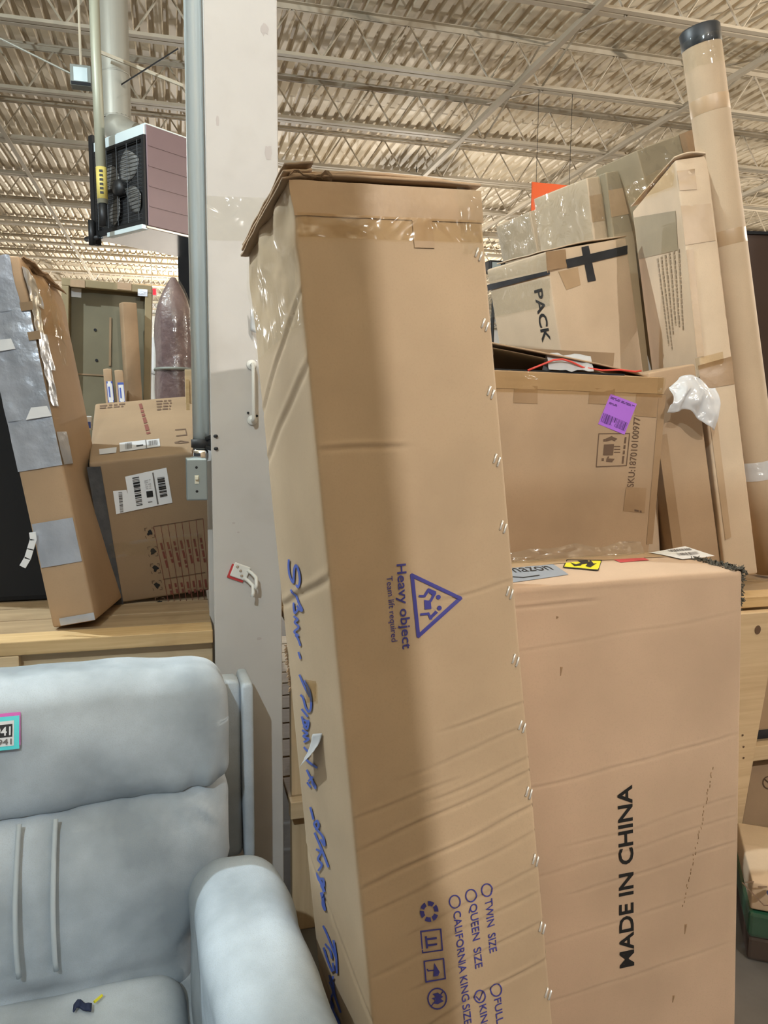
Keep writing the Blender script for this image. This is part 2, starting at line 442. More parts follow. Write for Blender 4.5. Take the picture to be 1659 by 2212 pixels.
    def rows(self, face, pix, mat, name='small_print', rows=4, words=6, parent=None, lift=0.0019, fill=0.5, seed=2):
        """lines of print too small to read, as little word-long dashes inside a quad of pixels"""
        rnd = random.Random(seed); c = [Vector(self.px(face, *p)) for p in pix]; g = G()
        for r_ in range(rows):
            v0 = (r_ + 0.5 - fill / 2) / rows; v1 = (r_ + 0.5 + fill / 2) / rows; t = 0
            end = rnd.uniform(0.7, 1.0)
            while t < end:
                l = rnd.uniform(0.5, 1.2) / words; e = min(end, t + l)
                q = []
                for s, v in ((t, v0), (e, v0), (e, v1), (t, v1)):
                    q.append((c[0].lerp(c[1], s)).lerp(c[3].lerp(c[2], s), v))
                g.poly([self._w(self.pt(face, p.x, p.y, lift)) for p in q]); t = e + 0.25 / words
        o = g.build(name, mat, parent or self.root); o['kind'] = 'stuff'; return o

# ================================================================ THE SETTING
X0, X1, Y0, Y1 = -12.0, 30.0, -7.0, 31.0
DECK = 5.80
# floor
g = G().box(X0, X1, Y0, Y1, -0.1, 0.0)
struct(g.build('floor', 'concrete'), 'dark grey concrete warehouse floor')
# corrugated deck
g = G(); prof = []; x = X0; P_ = 0.152
while x < X1:
    prof += [(x, 0.0), (x + 0.078, 0.0), (x + 0.098, 0.038), (x + 0.132, 0.038)]; x += P_
vs = []; n = len(prof)
YS = [-7.0, 5.0, 18.0, Y1]
for yy in YS: vs += [(a, yy, DECK + b) for a, b in prof]
g.add(vs, [(k * n + i, (k + 1) * n + i, (k + 1) * n + i + 1, k * n + i + 1) for k in range(len(YS) - 1) for i in range(n - 1)])
ceiling = struct(g.build('ceiling', 'paint_deck'), 'cream painted corrugated steel roof deck on open web joists')
# open web joists: each one a part of the ceiling
JY = [8.35 + 1.68 * k for k in range(-2, 14)]
JD = 0.55
def joist_meshes():
    a = G()
    for s in (-1, 1):
        a.box(X0, X1, s * 0.014 - 0.004, s * 0.014 + 0.004, -0.09, -0.035); a.box(X0, X1, min(s * 0.012, s * 0.07), max(s * 0.012, s * 0.07), -0.041, -0.035)
    b = G()
    for s in (-1, 1):
        b.box(X0, X1, s * 0.014 - 0.004, s * 0.014 + 0.004, -JD, -JD + 0.055); b.box(X0, X1, min(s * 0.012, s * 0.075), max(s * 0.012, s * 0.075), -JD - 0.002, -JD + 0.006)
    c = G(); px_ = 0.62; x = X0 + 0.2
    while x < X1 - px_:
        c.tube([(x, 0, -0.06), (x + px_ / 2, 0, -JD + 0.03)], 0.0115, 5, False); c.tube([(x + px_ / 2, 0, -JD + 0.03), (x + px_, 0, -0.06)], 0.0115, 5, False); x += px_
    return a, b, c
ga, gb, gc = joist_meshes(); first = None
for i, yy in enumerate(JY):
    j = group_node('joist', ceiling); j.location = (0, yy, DECK)
    if first is None:
        first = [ga.build('top_chord', 'paint_joist', j), gb.build('bottom_chord', 'paint_joist', j), gc.build('web', 'paint_joist', j)]
    else:
        for o in first:
            c = o.copy(); COL.objects.link(c); c.parent = j
# bridging bars across the joists
for xx, zz in ((3.70, DECK - JD - 0.01), (5.85, DECK - JD - 0.01), (0.6, DECK - JD - 0.01), (-2.1, DECK - JD - 0.01), (9.0, DECK - JD - 0.01), (12.5, DECK - JD - 0.01)):
    b = G(); b.box(xx - 0.03, xx + 0.03, 3, Y1 - 1, zz - 0.008, zz); b.box(xx - 0.03, xx - 0.022, 3, Y1 - 1, zz, zz + 0.045)
    b.build('bridging_bar', 'paint_joist', ceiling)
for xx in (3.7, 5.85, 9.0):      # diagonal cross bridging between neighbouring joists
    b = G()
    for k in range(1, 8):
        ya, yb = JY[k], JY[k + 1]
        b.tube([(xx + 0.3, ya, DECK - 0.07), (xx + 0.3, yb, DECK - JD)], 0.012, 5, False); b.tube([(xx + 0.33, ya, DECK - JD), (xx + 0.33, yb, DECK - 0.07)], 0.012, 5, False)
    b.build('cross_bridging', 'paint_joist', ceiling)
# thin electric conduits clipped below the deck
for yy, zz in ((9.4, DECK - 0.28), (11.0, DECK - 0.3)):
    G().tube([(X0, yy, zz), (X1, yy, zz)], 0.012, 6, False).build('ceiling_conduit', 'paint_joist', ceiling)
# walls
struct(G().box(X0, X1, Y1, Y1 + 0.2, 0, DECK + 0.2).build('wall_back', 'wall_white'), 'white far wall of the warehouse')
struct(G().box(X1, X1 + 0.2, Y0, Y1, 0, DECK + 0.2).build('wall_right', 'wall_white'), 'pale side wall of the warehouse')
struct(G().box(X0 - 0.2, X0, 3.0, Y1, 0, DECK + 0.2).build('wall_left', 'wall_white'), 'white side wall of the warehouse')

# ---------------------------------------------------------------- lamps
def lamp(x, y, z, watts, colr, i):
    t = thing('unseen_lamp', 'unseen high bay lamp placed for its light under the roof deck', 'lamp', (x, y, z), group='high bay lamps out of view')
    G().lathe([(0.001, 0.34), (0.075, 0.34), (0.085, 0.30), (0.085, 0.16), (0.05, 0.12), (0.001, 0.12)], 18).build('ballast_housing', 'galv_box', t, True)
    G().tube([(0, 0, 0.34), (0, 0, DECK - z)], 0.008, 6).build('hanging_rod', 'dark_metal', t)
    G().lathe([(0.001, 0.03), (0.035, 0.04), (0.05, 0.08), (0.03, 0.12)], 14).build('bulb', 'lamp_glow', t, True)
    ld = bpy.data.lights.new('lamp_light', 'POINT'); ld.energy = watts; ld.color = colr; ld.shadow_soft_size = 0.035
    lo = bpy.data.objects.new('lamp_light', ld); COL.objects.link(lo); lo.parent = t; lo.location = (0, 0, -0.06)
for i, L_ in enumerate(LAMPS): lamp(*L_, i)

# ---------------------------------------------------------------- steel column with conduit and switch
CX0, CX1, CY = 0.087, 0.276, 2.15
t = thing('steel_column', 'cream painted steel column behind the tall leaning carton', 'column', ((CX0 + CX1) / 2, CY + 0.09, 0))
cw = (CX1 - CX0) / 2
def colface(s, v):
    z = v * DECK; x = -cw + 2 * cw * s
    return Vector((x, -0.09 + 0.0012 * nz(x * 8, z * 4, 1), z))
g = G().box(-cw, cw, -0.088, -0.074, 0, DECK); g.build('front_flange', 'paint_cream', t, bevel=0.003)
G().box(-0.006, 0.006, -0.074, 0.075, 0, DECK).build('web_plate', 'paint_cream', t)
G().box(-cw - 0.008, cw + 0.008, 0.075, 0.089, 0, DECK).build('back_flange', 'paint_cream', t, bevel=0.003)
def film_wrap_col(z0, z1, seed, nm_, mat):
    def fn(s, v):
        x = -cw - 0.002 + (2 * cw + 0.004) * s; z = z0 + (z1 - z0) * v
        return Vector((x, -0.0895 - 0.004 * abs(nz(x * 14, z * 16, seed)), z + 0.02 * nz(x * 6, seed, 0)))
    return G().grid(fn, 16, 16).build(nm_, mat, t, True)
film_wrap_col(at_y(520, 520, CY).z, at_y(520, 425, CY).z, 3, 'clear_tape', 'film_clear')
# scuffs and old glue marks
def scuff(px, py, w, h, mat, s):
    p = at_y(px, py, CY); g = G(); pts = []
    for k in range(14):
        a = 2 * PI * k / 14; rr = 0.7 + 0.35 * nz(math.cos(a) * 2, math.sin(a) * 2, s)
        pts.append((p.x - (CX0 + CX1) / 2 + math.cos(a) * w * rr, -0.0886, p.z + math.sin(a) * h * rr))
    g.poly(pts).build('scuff_mark', mat, t)
plain('scuff_grey', (0.50, 0.45, 0.43), 0.6)
for k, (a, b, c, d) in enumerate(((572, 62, 0.016, 0.02), (580, 330, 0.014, 0.026), (505, 1130, 0.006, 0.004), (515, 1150, 0.005, 0.003), (470, 260, 0.006, 0.02), (560, 1380, 0.01, 0.006))): scuff(a, b, c, d, 'scuff_grey', k)

# conduit clamped on the column's left edge
cx, cy, cr = 0.062, 2.195, 0.0225
t = thing('electrical_conduit', 'shiny galvanized conduit pipe running up the left edge of the cream column', 'pipe', (cx, cy, 1.475))
G().tube([(0, 0, 0.0), (0, 0, DECK - 1.475)], cr, 20).build('pipe_body', 'galvanized', t, True)
G().lathe([(cr * 1.02, 0.0), (cr * 1.28, 0.003), (cr * 1.28, 0.03), (cr * 1.05, 0.034)], 20).build('coupling', 'chrome', t, True)
zc = at_y(430, 958, cy).z - 1.475
G().lathe([(cr * 1.03, -0.012), (cr * 1.22, -0.011), (cr * 1.22, 0.011), (cr * 1.03, 0.012)], 20, Matrix.Translation((0, 0, zc))).build('rubber_strap', 'rubber', t, True)
g = G(); g.tube([(0.012, -0.022, zc + 0.012), (0.028, -0.026, zc + 0.02), (0.04, -0.05, zc + 0.022)], [0.006, 0.006, 0.004], 8); g.tube([(0.012, -0.022, zc - 0.01), (0.03, -0.028, zc - 0.014), (0.04, -0.05, zc - 0.012)], [0.006, 0.006, 0.004], 8)
g.build('strap_hook', 'rubber', t, True)
a = at_y(401, 990, 2.15); b = at_y(449, 1082, 2.15)
t = thing('switch_box', 'grey metal light switch box at the foot of the conduit', 'switch', ((a.x + b.x) / 2, 2.175, b.z))
bw, bh = (b.x - a.x) / 2, a.z - b.z
G().box(-bw, bw, -0.01, 0.035, 0, bh).build('back_box', 'galv_box', t, bevel=0.003)
G().box(-bw * 0.98, bw, -0.016, -0.0095, bh * 0.02, bh * 0.98).build('cover_plate', 'galv_box', t, bevel=0.003)
g = G().box(-0.0055, 0.0055, -0.018, -0.015, bh * 0.40, bh * 0.60); g.build('switch_slot', 'ivory', t)
G().box(-0.0045, 0.0045, -0.028, -0.015, bh * 0.50, bh * 0.585, Matrix.Identity(4)).build('toggle', 'ivory', t, bevel=0.0015)
for zz in (0.22, 0.78): G().lathe([(0.0001, 0.0015), (0.0032, 0.0012), (0.0038, 0.0)], 10, Matrix.Translation((0, -0.016, bh * zz)) @ Matrix.Rotation(PI / 2, 4, 'X')).build('plate_screw', 'dark_metal', t)

# things fixed to the column
p0 = at_y(545, 787, CY - 0.02); p1 = at_y(553, 908, CY - 0.02)
t = thing('wall_bracket', 'white metal loop handle bracket screwed to the column beside the tall carton', 'bracket', (p0.x, CY - 0.004, p1.z))
hh = p0.z - p1.z
G().tube([(0, 0.004, hh), (0.0, -0.026, hh), (0.001, -0.031, hh - 0.006), (0.001, -0.031, 0.006), (0, -0.026, 0), (0, 0.004, 0)], 0.0048, 10).build('handle_rod', 'white_paint', t, True)
for zz in (0, hh): G().lathe([(0.0001, 0.004), (0.012, 0.004), (0.014, 0.0)], 14, Matrix.Translation((0, 0.0035, zz)) @ Matrix.Rotation(PI / 2, 4, 'X')).build('mount_plate', 'white_paint', t, True)
for dx, zz in ((-0.011, 0.02), (0.013, 0.012)): G().lathe([(0.0001, 0.002), (0.003, 0.0015), (0.0035, 0)], 8, Matrix.Translation((dx, 0.0035, zz)) @ Matrix.Rotation(PI / 2, 4, 'X')).build('bracket_screw', 'dark_metal', t)
pc = at_y(518, 1235, CY)
t = thing('coat_hook', 'small white metal double hook with red backing screwed low on the column', 'hook', (pc.x, CY, pc.z), (0, math.radians(22), 0))
G().box(-0.028, 0.018, -0.0035, 0.002, -0.026, 0.014).build('red_backing', 'cloth_red', t)
G().box(-0.023, 0.024, -0.008, -0.002, -0.019, 0.022).build('hook_plate', 'white_paint', t, bevel=0.003)
for dx, dz in ((-0.012, 0.012), (0.008, -0.008), (0.0, 0.004)): G().lathe([(0.0001, 0.002), (0.004, 0.0015), (0.0045, 0)], 10, Matrix.Translation((dx, -0.008, dz)) @ Matrix.Rotation(PI / 2, 4, 'X')).build('hook_screw', 'steel', t)
for dz, L_ in ((0.012, 0.05), (-0.012, 0.04)):
    G().tube([(0.018, -0.008, dz), (0.03, -0.016, dz - 0.002), (0.044, -0.03, dz - 0.008), (0.05, -0.042, dz - 0.024), (0.052, -0.044, dz - 0.036)], [0.005, 0.005, 0.0052, 0.005, 0.0055], 8).build('hook_prong', 'white_paint', t, True)
p = at_y(547, 688, CY - 0.03)
def fn(s, v): return Vector((p.x - 0.006 + 0.016 * s, CY - 0.012 - 0.022 * s - 0.01 * v * v, p.z - 0.03 + 0.055 * v - 0.01 * s))
tag(G().grid(fn, 4, 6).build('paper_scrap', 'paper', None, True, solid=0.0006), 'white paper scrap peeling off the column beside the tall carton', 'paper')

# ---------------------------------------------------------------- wooden racks
def board(name, par, x0, x1, y0, y1, z0, z1, mat='wood_pine', rot=0, piv=(0, 0, 0)):
    """a plank whose own long axis lies along its local x, so the grain runs along it"""
    dims = [(x1 - x0), (y1 - y0), (z1 - z0)]; c = Vector(((x0 + x1) / 2, (y0 + y1) / 2, (z0 + z1) / 2))
    k = dims.index(max(dims))
    if k == 0: a, b, c_ = dims; R_ = Matrix.Identity(3)
    elif k == 1: a, b, c_ = dims[1], dims[0], dims[2]; R_ = Matrix.Rotation(PI / 2, 3, 'Z')
    else: a, b, c_ = dims[2], dims[1], dims[0]; R_ = Matrix.Rotation(-PI / 2, 3, 'Y')
    o = G().box(-a / 2, a / 2, -b / 2, b / 2, -c_ / 2, c_ / 2).build(name, mat, par, bevel=0.003)
    o.location = c; o.rotation_euler = (Matrix.Rotation(rot, 3, 'Y') @ R_).to_euler()
    return o
ST = 1.005
def rack(name, label, x0, x1, posts, low, ext=1.9):
    t = thing(name, label, 'rack', ((x0 + x1) / 2, 2.15, 0)); ox = (x0 + x1) / 2
    a, b = x0 - ox, x1 - ox
    board('shelf_edge_board', t, a, b, 0.0, 0.09, ST - 0.038, ST, 'wood_pine')
    board('apron_board', t, a, b, 0.035, 0.073, ST - 0.128, ST - 0.038, 'wood_pale')
    y = 0.094; k = 0
    while y < ext:
        board('deck_board', t, a, b, y, y + 0.138, ST - 0.024, ST - 0.001, 'wood_old'); y += 0.146
    board('back_apron_board', t, a, b, ext - 0.1, ext - 0.062, ST - 0.114, ST - 0.025, 'wood_old')
    for px_ in posts:
        board('post', t, px_ - ox - 0.044, px_ - ox + 0.044, 0.075, 0.113, 0, ST - 0.039, 'wood_pale'); board('post', t, px_ - ox - 0.044, px_ - ox + 0.044, ext - 0.06, ext - 0.022, 0, ST - 0.025, 'wood_old')
    if low:
        board('lower_edge_board', t, a, b, 0.02, 0.058, 0.40, 0.455, 'wood_pale')
        y = 0.06
        while y < ext - 0.2:
            board('lower_deck_board', t, a, b, y, y + 0.138, 0.43, 0.45, 'wood_old'); y += 0.146
    return t, ox
tl, oxl = rack('wooden_rack', 'pine shelf rack behind the grey recliner, left of the column', -2.4, 0.082, (-1.4, 0.03), True, 1.5)
p = at_y(40, 1415, 2.15)
board('cleat_block', tl, p.x - 0.22 - oxl, p.x - oxl, 0.0, 0.034, ST - 0.038 - 0.082, ST - 0.0385, 'wood_pale')
tr, oxr = rack('wooden_rack', 'pine shelf rack right of the column, mostly hidden behind cartons', 0.30, 4.4, (0.355, 4.3), True)
# wide diagonal brace board on the near face of the right rack
pa = at_y(1668, 1330, 2.14); pb = at_y(1592, 1760, 2.14)
def bx_(z): return pa.x + (pb.x - pa.x) * (pa.z - z) / (pa.z - pb.z) - oxr
wd = 0.20; zt_, zb_ = ST - 0.044, 0.06
vs = [(bx_(z) + e, y, z) for y in (-0.041, -0.003) for z, e in ((zb_, -wd), (zb_, 0), (zt_, 0), (zt_, -wd))]
G().add(vs, [(0, 1, 2, 3), (7, 6, 5, 4), (0, 4, 5, 1), (1, 5, 6, 2), (2, 6, 7, 3), (3, 7, 4, 0)]).build('brace_board', 'wood_pale', tr, bevel=0.003)
pk = at_y(1622, 1355, 2.14)
G().lathe([(0.0001, 0.001), (0.012, 0.001)], 14, Matrix.Translation((pk.x - oxr, 2.108 - 2.15, pk.z)) @ Matrix.Rotation(PI / 2, 4, 'X') @ Matrix.Diagonal((1, 1.3, 1, 1))).build('knot', 'ink_brown', tr)
for a, b in ((1604, 1588), (1606, 1613), (1606, 1637)):
    q = at_y(a, b, 2.108); G().lathe([(0.0001, 0.001), (0.004, 0.001)], 8, Matrix.Translation((q.x - oxr, 2.108 - 2.15, q.z)) @ Matrix.Rotation(PI / 2, 4, 'X')).build('nail_hole', 'ink_brown', tr)

# ================================================================ CARTONS
def zoom(ox, oy, k): return lambda pts: [(ox + x / k, oy + y / k) for x, y in pts]

# ---------------------------------------------------------------- the tall leaning carton
PT = [0.3428, 1.1202, 0.0398, -0.1132, -0.0649, 0.1288, 0.3591, 0.3536, 1.9695]
tall_c = []
def crz(px_, py_): return None
crease_px = [(700, 975, -0.02, 0.0022, 0.0048, 0.0, 0.15), (1000, 1285, 0.10, 0.0016, 0.0029, 0.22, 0.36), (1000, 1565, 0.12, 0.0014, 0.0029, 0.2, 0.36), (1060, 1600, 0.16, 0.0016, 0.0024, 0.12, 0.36), (1100, 1655, 0.17, 0.0020, 0.0029, 0.17, 0.36),
             (900, 1715, 0.13, 0.0016, 0.0029, 0.0, 0.18), (950, 1755, 0.17, 0.0024, 0.0029, 0.0, 0.36), (1000, 1815, 0.18, 0.0029, 0.0034, 0.0, 0.36), (1000, 1875, 0.18, 0.0019, 0.0029, 0.0, 0.36), (1050, 1930, 0.17, 0.0016, 0.0029, 0.1, 0.36), (1000, 2010, 0.16, 0.0012, 0.0038, 0.0, 0.36), (1000, 2080, 0.16, 0.0016, 0.0029, 0.1, 0.36), (950, 2200, 0.16, 0.0022, 0.0034, 0.0, 0.36)]
_M = Matrix.Translation(Vector(PT[:3])) @ Euler(PT[3:6], 'XYZ').to_matrix().to_4x4(); _Mi = _M.inverted()
def _front(x, y):
    o = _Mi @ EYE; d = _Mi.to_3x3() @ ray(x, y); p = o + d * (-o.y / d.y); return p.x, p.z
for (x, y, sl, dep, wid, a0, a1) in crease_px:
    a, b = _front(x, y); tall_c.append((b - sl * a, sl, dep, wid, a0, a1))
def tall_shape(p):
    # crushed top: the near left top corner sags, the back left edge droops
    q = p.copy()
    k = max(0.0, (p.z - 1.72) / 0.25)
    if k > 0:
        back = p.y / PT[7]; left = max(0.0, 1 - p.x / 0.16)
        q.z -= 0.016 * k * back * left + 0.012 * k * left * nz(p.x * 20, p.y * 20, 2)
        q.x += 0.012 * k * left * nz(p.y * 16, p.z * 14, 5)
    return q
T = Carton('tall_carton', PT, 'tall narrow brown carton leaning upright, printed Heavy object with blue symbols', mat='card_tan', r=0.008, amp=0.0024, bulge=0.003, creases=tall_c, seed=1, res=0.02, zres=0.003, yres=0.015, shape=tall_shape,
           side_creases=[(1.30, -0.25, 0.003, 0.007, 0, 0.36), (1.66, -0.4, 0.003, 0.008, 0, 0.36), (1.78, -0.45, 0.003, 0.006, 0, 0.36), (0.52, 0.5, 0.003, 0.007, 0, 0.36), (0.30, 0.4, 0.003, 0.007, 0, 0.36)])
w, d, h = T.w, T.d, T.h
T.rect('front', 0.0, w, h - 0.062, h - 0.004, 'tape_tan', 'packing_tape', 0.0016, 14, wr=0.0016, ws=22)
T.rect('front', 0.004, w - 0.004, h - 0.098, h - 0.058, 'film_tape', 'clear_tape', 0.0024, 14, wr=0.003, ws=24)
T.rect('front', w * 0.60, w * 0.71, h - 0.11, h - 0.06, 'tape_tan', 'packing_tape', 0.0020, 4)
T.rect('left', 0.0, d, h - 0.24, h - 0.02, 'film_clear', 'clear_tape', 0.0022, 16, wr=0.006, ws=18)
T.rect('front', w - 0.05, w, h - 0.12, h, 'film_clear', 'clear_tape', 0.0034, 10, wr=0.005, ws=40)
# top flaps, slightly open, layered above the front edge
def flap(name, x0, x1, y0, y1, z0, z1, tilt, mat='card_brown', sag=0.0, par=None):
    def fn(s, v):
        x = x0 + (x1 - x0) * s; y = y0 + (y1 - y0) * v
        return Vector((x, y, z0 + (z1 - z0) * s + tilt * v + sag * math.sin(PI * s) + 0.003 * nz(x * 12, y * 12, z0 * 9)))
    return G().grid(fn, 14, 6).build(name, mat, par or T.root, True, solid=0.005)
flap('top_flap', 0.0, w, -0.004, 0.16, h + 0.004, h + 0.005, 0.006, 'card_brown', 0.004)
flap('top_flap', 0.01, w - 0.004, 0.012, 0.30, h + 0.013, h + 0.009, 0.004, 'card_brown', 0.010)
for k in range(3):      # layered flap ends bent down over the crushed left side
    def fn(s, v, k=k):
        y = 0.0 + d * 1.0 * v
        z = h + 0.020 - 0.011 * k - 0.020 * v + 0.006 * nz(y * 14, k * 3.1, s * 2)
        return Vector((-0.008 - 0.003 * k + 0.05 * s, y - 0.004, z + 0.006 * s))
    G().grid(fn, 5, 14).build('bent_flap', ('card_core', 'card_brown', 'card_core')[k], T.root, True, solid=0.004)
rnd = random.Random(4); g = G()
def fn(s, v):
    a = s * 0.075; b = v * 0.06
    return Vector((0.0 + a, -0.006 + b * 0.5 - 0.006 * nz(a * 60, b * 60, 2), h + 0.004 + 0.022 * abs(nz(a * 40, b * 45, 7)) - 0.012 * v))
G().grid(fn, 10, 8).build('crushed_corner', 'card_core', T.root, False, solid=0.002)
# staples along the right edge: slanting pairs
for k, (x, y) in enumerate(((1033, 550), (1047, 702), (1059, 848), (1072, 994), (1086, 1138), (1100, 1280), (1113, 1426), (1127, 1569), (1141, 1712), (1155, 1857), (1170, 2003), (1183, 2146))):
    a, b = T.px('front', x, y)
    for s in (-1, 1):
        c0 = Vector((a + s * 0.0036, b + s * -0.0035))
        q0 = c0 + Vector((-0.0035, -0.0075)); q1 = c0 + Vector((0.0035, 0.0075))
        G().tube([T.pt('front', q0.x, q0.y, 0.0005), T.pt('front', q0.x, q0.y, 0.0022), T.pt('front', q1.x, q1.y, 0.0022), T.pt('front', q1.x, q1.y, 0.0005)], 0.0019, 6).build('staple', 'staple_wire', T.root, True)
# print on the near face
z2 = zoom(560, 950, 2.765); z3 = zoom(580, 1600, 2.514)
T.text('front', 'Heavy object', (855, 1219), (868, 1402), (875, 1219), 'ink_blue', bold=0.012)
T.text('front', 'Team lift required', (833, 1245), (844, 1386), (846, 1245), 'ink_blue')
T.lines('front', [z2([(907, 808), (944, 1170), (1196, 945)])], 8, 'ink_blue', 'warning_triangle', closed=True)
disc = lambda cx_, cy_, rx, ry, n=14: [(cx_ + rx * math.cos(2 * PI * k / n), cy_ + ry * math.sin(2 * PI * k / n)) for k in range(n)]
pict = [z2([(978, 955), (982, 1012), (1022, 1008), (1018, 960)]), z2(disc(1064, 938, 14, 14)), z2(disc(1070, 1003, 14, 14)),
        z2([(1003, 884), (1052, 905), (1040, 935), (1010, 915)]), z2([(1038, 905), (1052, 915), (1022, 968), (1008, 962)]), z2([(1000, 886), (1014, 896), (985, 940), (972, 930)]), z2([(985, 925), (980, 940), (945, 938), (948, 925)]),
        z2([(1020, 1070), (1062, 1030), (1045, 1018), (1010, 1055)]), z2([(1045, 1018), (1058, 1028), (1025, 1000), (1015, 990)]), z2([(1028, 1070), (1012, 1072), (995, 1030), (1008, 1028)]), z2([(1000, 1045), (1000, 1030), (955, 1035), (955, 1048)])]
T.ppoly('front', pict, 'ink_blue', 'team_lift_symbol')
def ring(cx_, cy_, r_, n=20): return [(cx_ + r_ * math.cos(2 * PI * k / n), cy_ + r_ * 1.18 * math.sin(2 * PI * k / n)) for k in range(n)]
for (cx_, cy_) in ((1049, 1920), (1015, 1932), (980, 1945), (1070, 2136), (1035, 2150)):
    T.lines('front', [ring(cx_, cy_, 11.5)], 2.6, 'ink_blue', 'tick_circle', closed=True)
T.lines('front', [[(1028, 2152), (1034, 2158), (1042, 2142)]], 2.6, 'ink_blue', 'tick_mark')
T.text('front', 'TWIN  SIZE', (1045, 1942), (1056, 2057), (1061, 1940), 'ink_blue', bold=0.008)
T.text('front', 'QUEEN  SIZE', (1012, 1952), (1025, 2091), (1028, 1950), 'ink_blue', bold=0.008)
T.text('front', 'CALIFORNIA KING SIZE', (977, 1968), (1002, 2213), (993, 1966), 'ink_blue', bold=0.008)
T.text('front', 'FULL  SIZE', (1066, 2157), (1079, 2275), (1081, 2155), 'ink_blue', bold=0.008)
T.text('front', 'KING  SIZE', (1034, 2171), (1046, 2288), (1049, 2169), 'ink_blue', bold=0.008)
rec = []
for k in range(3):
    for s in (0, 1):
        a0 = 2 * PI * k / 3 + 0.35 + s * 1.0; pl = []
        for q in range(4): a = a0 + 0.75 * q / 3; pl.append((868 + 50 * math.cos(a), 922 + 56 * math.sin(a)))
        for q in range(3, -1, -1): a = a0 + 0.75 * q / 3; pl.append((868 + 28 * math.cos(a), 922 + 32 * math.sin(a)))
        rec.append(z3(pl))
T.ppoly('front', rec, 'ink_blue', 'recycling_symbol')
T.lines('front', [z3([(824, 1032), (930, 1017), (939, 1130), (834, 1147)])], 3.0, 'ink_blue', 'this_way_up_symbol', closed=True)
T.lines('front', [z3([(850, 1060), (856, 1118)]), z3([(853, 1072), (905, 1066)]), z3([(856, 1106), (908, 1100)])], 4.5, 'ink_blue', 'arrow_symbol')
T.lines('front', [z3([(841, 1192), (945, 1177), (955, 1285), (850, 1303)])], 3.0, 'ink_blue', 'keep_dry_symbol', closed=True)
T.ppoly('front', [z3([(895, 1200), (925, 1250), (915, 1270), (890, 1275), (893, 1240)])], 'ink_blue', 'umbrella_canopy')
T.lines('front', [z3([(893, 1240), (862, 1244), (858, 1236)])], 3.0, 'ink_blue', 'umbrella_handle')
T.lines('front', [z3(disc(912, 1395, 50, 56, 24))], 3.0, 'ink_blue', 'no_fire_symbol', closed=True)
T.ppoly('front', [z3([(885, 1370), (915, 1362), (945, 1385), (930, 1395), (948, 1408), (915, 1425), (885, 1420), (905, 1405), (880, 1395), (905, 1385)])], 'ink_blue', 'flame_mark')
T.lines('front', [z3([(880, 1435), (945, 1355)])], 2.4, 'ink_blue', 'strike_line')
# handwriting in blue pen down the left side
za = zoom(600, 1180, 2.4425); zb = zoom(640, 1690, 2.4345)
hw1 = [za(p) for p in ([(66, 72), (64, 110), (70, 155), (88, 190), (92, 160), (95, 120), (105, 100), (118, 130), (124, 175), (120, 212), (108, 205)], [(78, 230), (100, 265), (135, 330), (128, 336), (110, 315)], [(88, 300), (95, 350), (115, 332), (135, 325)], [(92, 370), (112, 385), (95, 400), (118, 425), (92, 450), (115, 470)], [(100, 470), (114, 490), (125, 520)], [(115, 560), (125, 590)])]
hw2 = [za(p) for p in ([(120, 680), (150, 745), (175, 790)], [(148, 710), (175, 760), (185, 830), (175, 870), (155, 850), (140, 800), (128, 785)], [(135, 860), (165, 895)], [(150, 915), (170, 925)], [(135, 900), (150, 945), (170, 920), (165, 960), (145, 950)], [(140, 970), (165, 985), (145, 1000), (172, 1015), (150, 1030)], [(150, 1060), (175, 1090), (160, 1120), (215, 1165)], [(165, 1180), (185, 1220), (210, 1265)], [(195, 1215), (175, 1235)])] + [zb(p) for p in ([(70, 0), (85, 20)], [(95, 0), (112, 28)])]
hw3 = [zb(p) for p in ([(85, 132), (92, 158), (100, 190)], [(112, 235), (105, 215), (120, 200), (128, 225), (115, 245)], [(108, 265), (140, 340), (178, 440)], [(120, 245), (150, 285), (158, 328), (140, 300)], [(118, 350), (140, 365), (125, 400), (145, 430), (128, 460)], [(115, 475), (140, 520), (158, 570)], [(125, 510), (150, 505), (155, 540), (138, 545)], [(140, 580), (160, 665), (148, 640), (150, 590)])]
hw4 = [zb(p) for p in ([(150, 755), (175, 810), (215, 910)], [(205, 830), (218, 910), (222, 998)], [(150, 870), (165, 920), (180, 960), (195, 990)], [(160, 850), (185, 880), (195, 920)], [(200, 950), (205, 985)], [(180, 1015), (190, 1045), (200, 1020)], [(182, 1050), (200, 1100), (188, 1140), (195, 1190)], [(200, 1050), (210, 1120), (240, 1205)], [(190, 1180), (208, 1225), (228, 1268)])]
def smooth_line(pl, n=5):
    if len(pl) < 3: return pl
    q = [Vector(p) for p in pl]; q = [q[0] * 2 - q[1]] + q + [q[-1] * 2 - q[-2]]; out = []
    for i in range(1, len(q) - 2):
        for k in range(n):
            t_ = k / n; out.append(0.5 * ((2 * q[i]) + (q[i + 1] - q[i - 1]) * t_ + (2 * q[i - 1] - 5 * q[i] + 4 * q[i + 1] - q[i + 2]) * t_ ** 2 + (3 * q[i] - q[i - 1] - 3 * q[i + 1] + q[i + 2]) * t_ ** 3))
    return [tuple(p) for p in out] + [tuple(q[-2])]
for grp in (hw1, hw2, hw3, hw4):
    T.lines('left', [smooth_line(p) for p in grp], 4.6, 'pen_blue', 'handwritten_word', lift=0.0022)
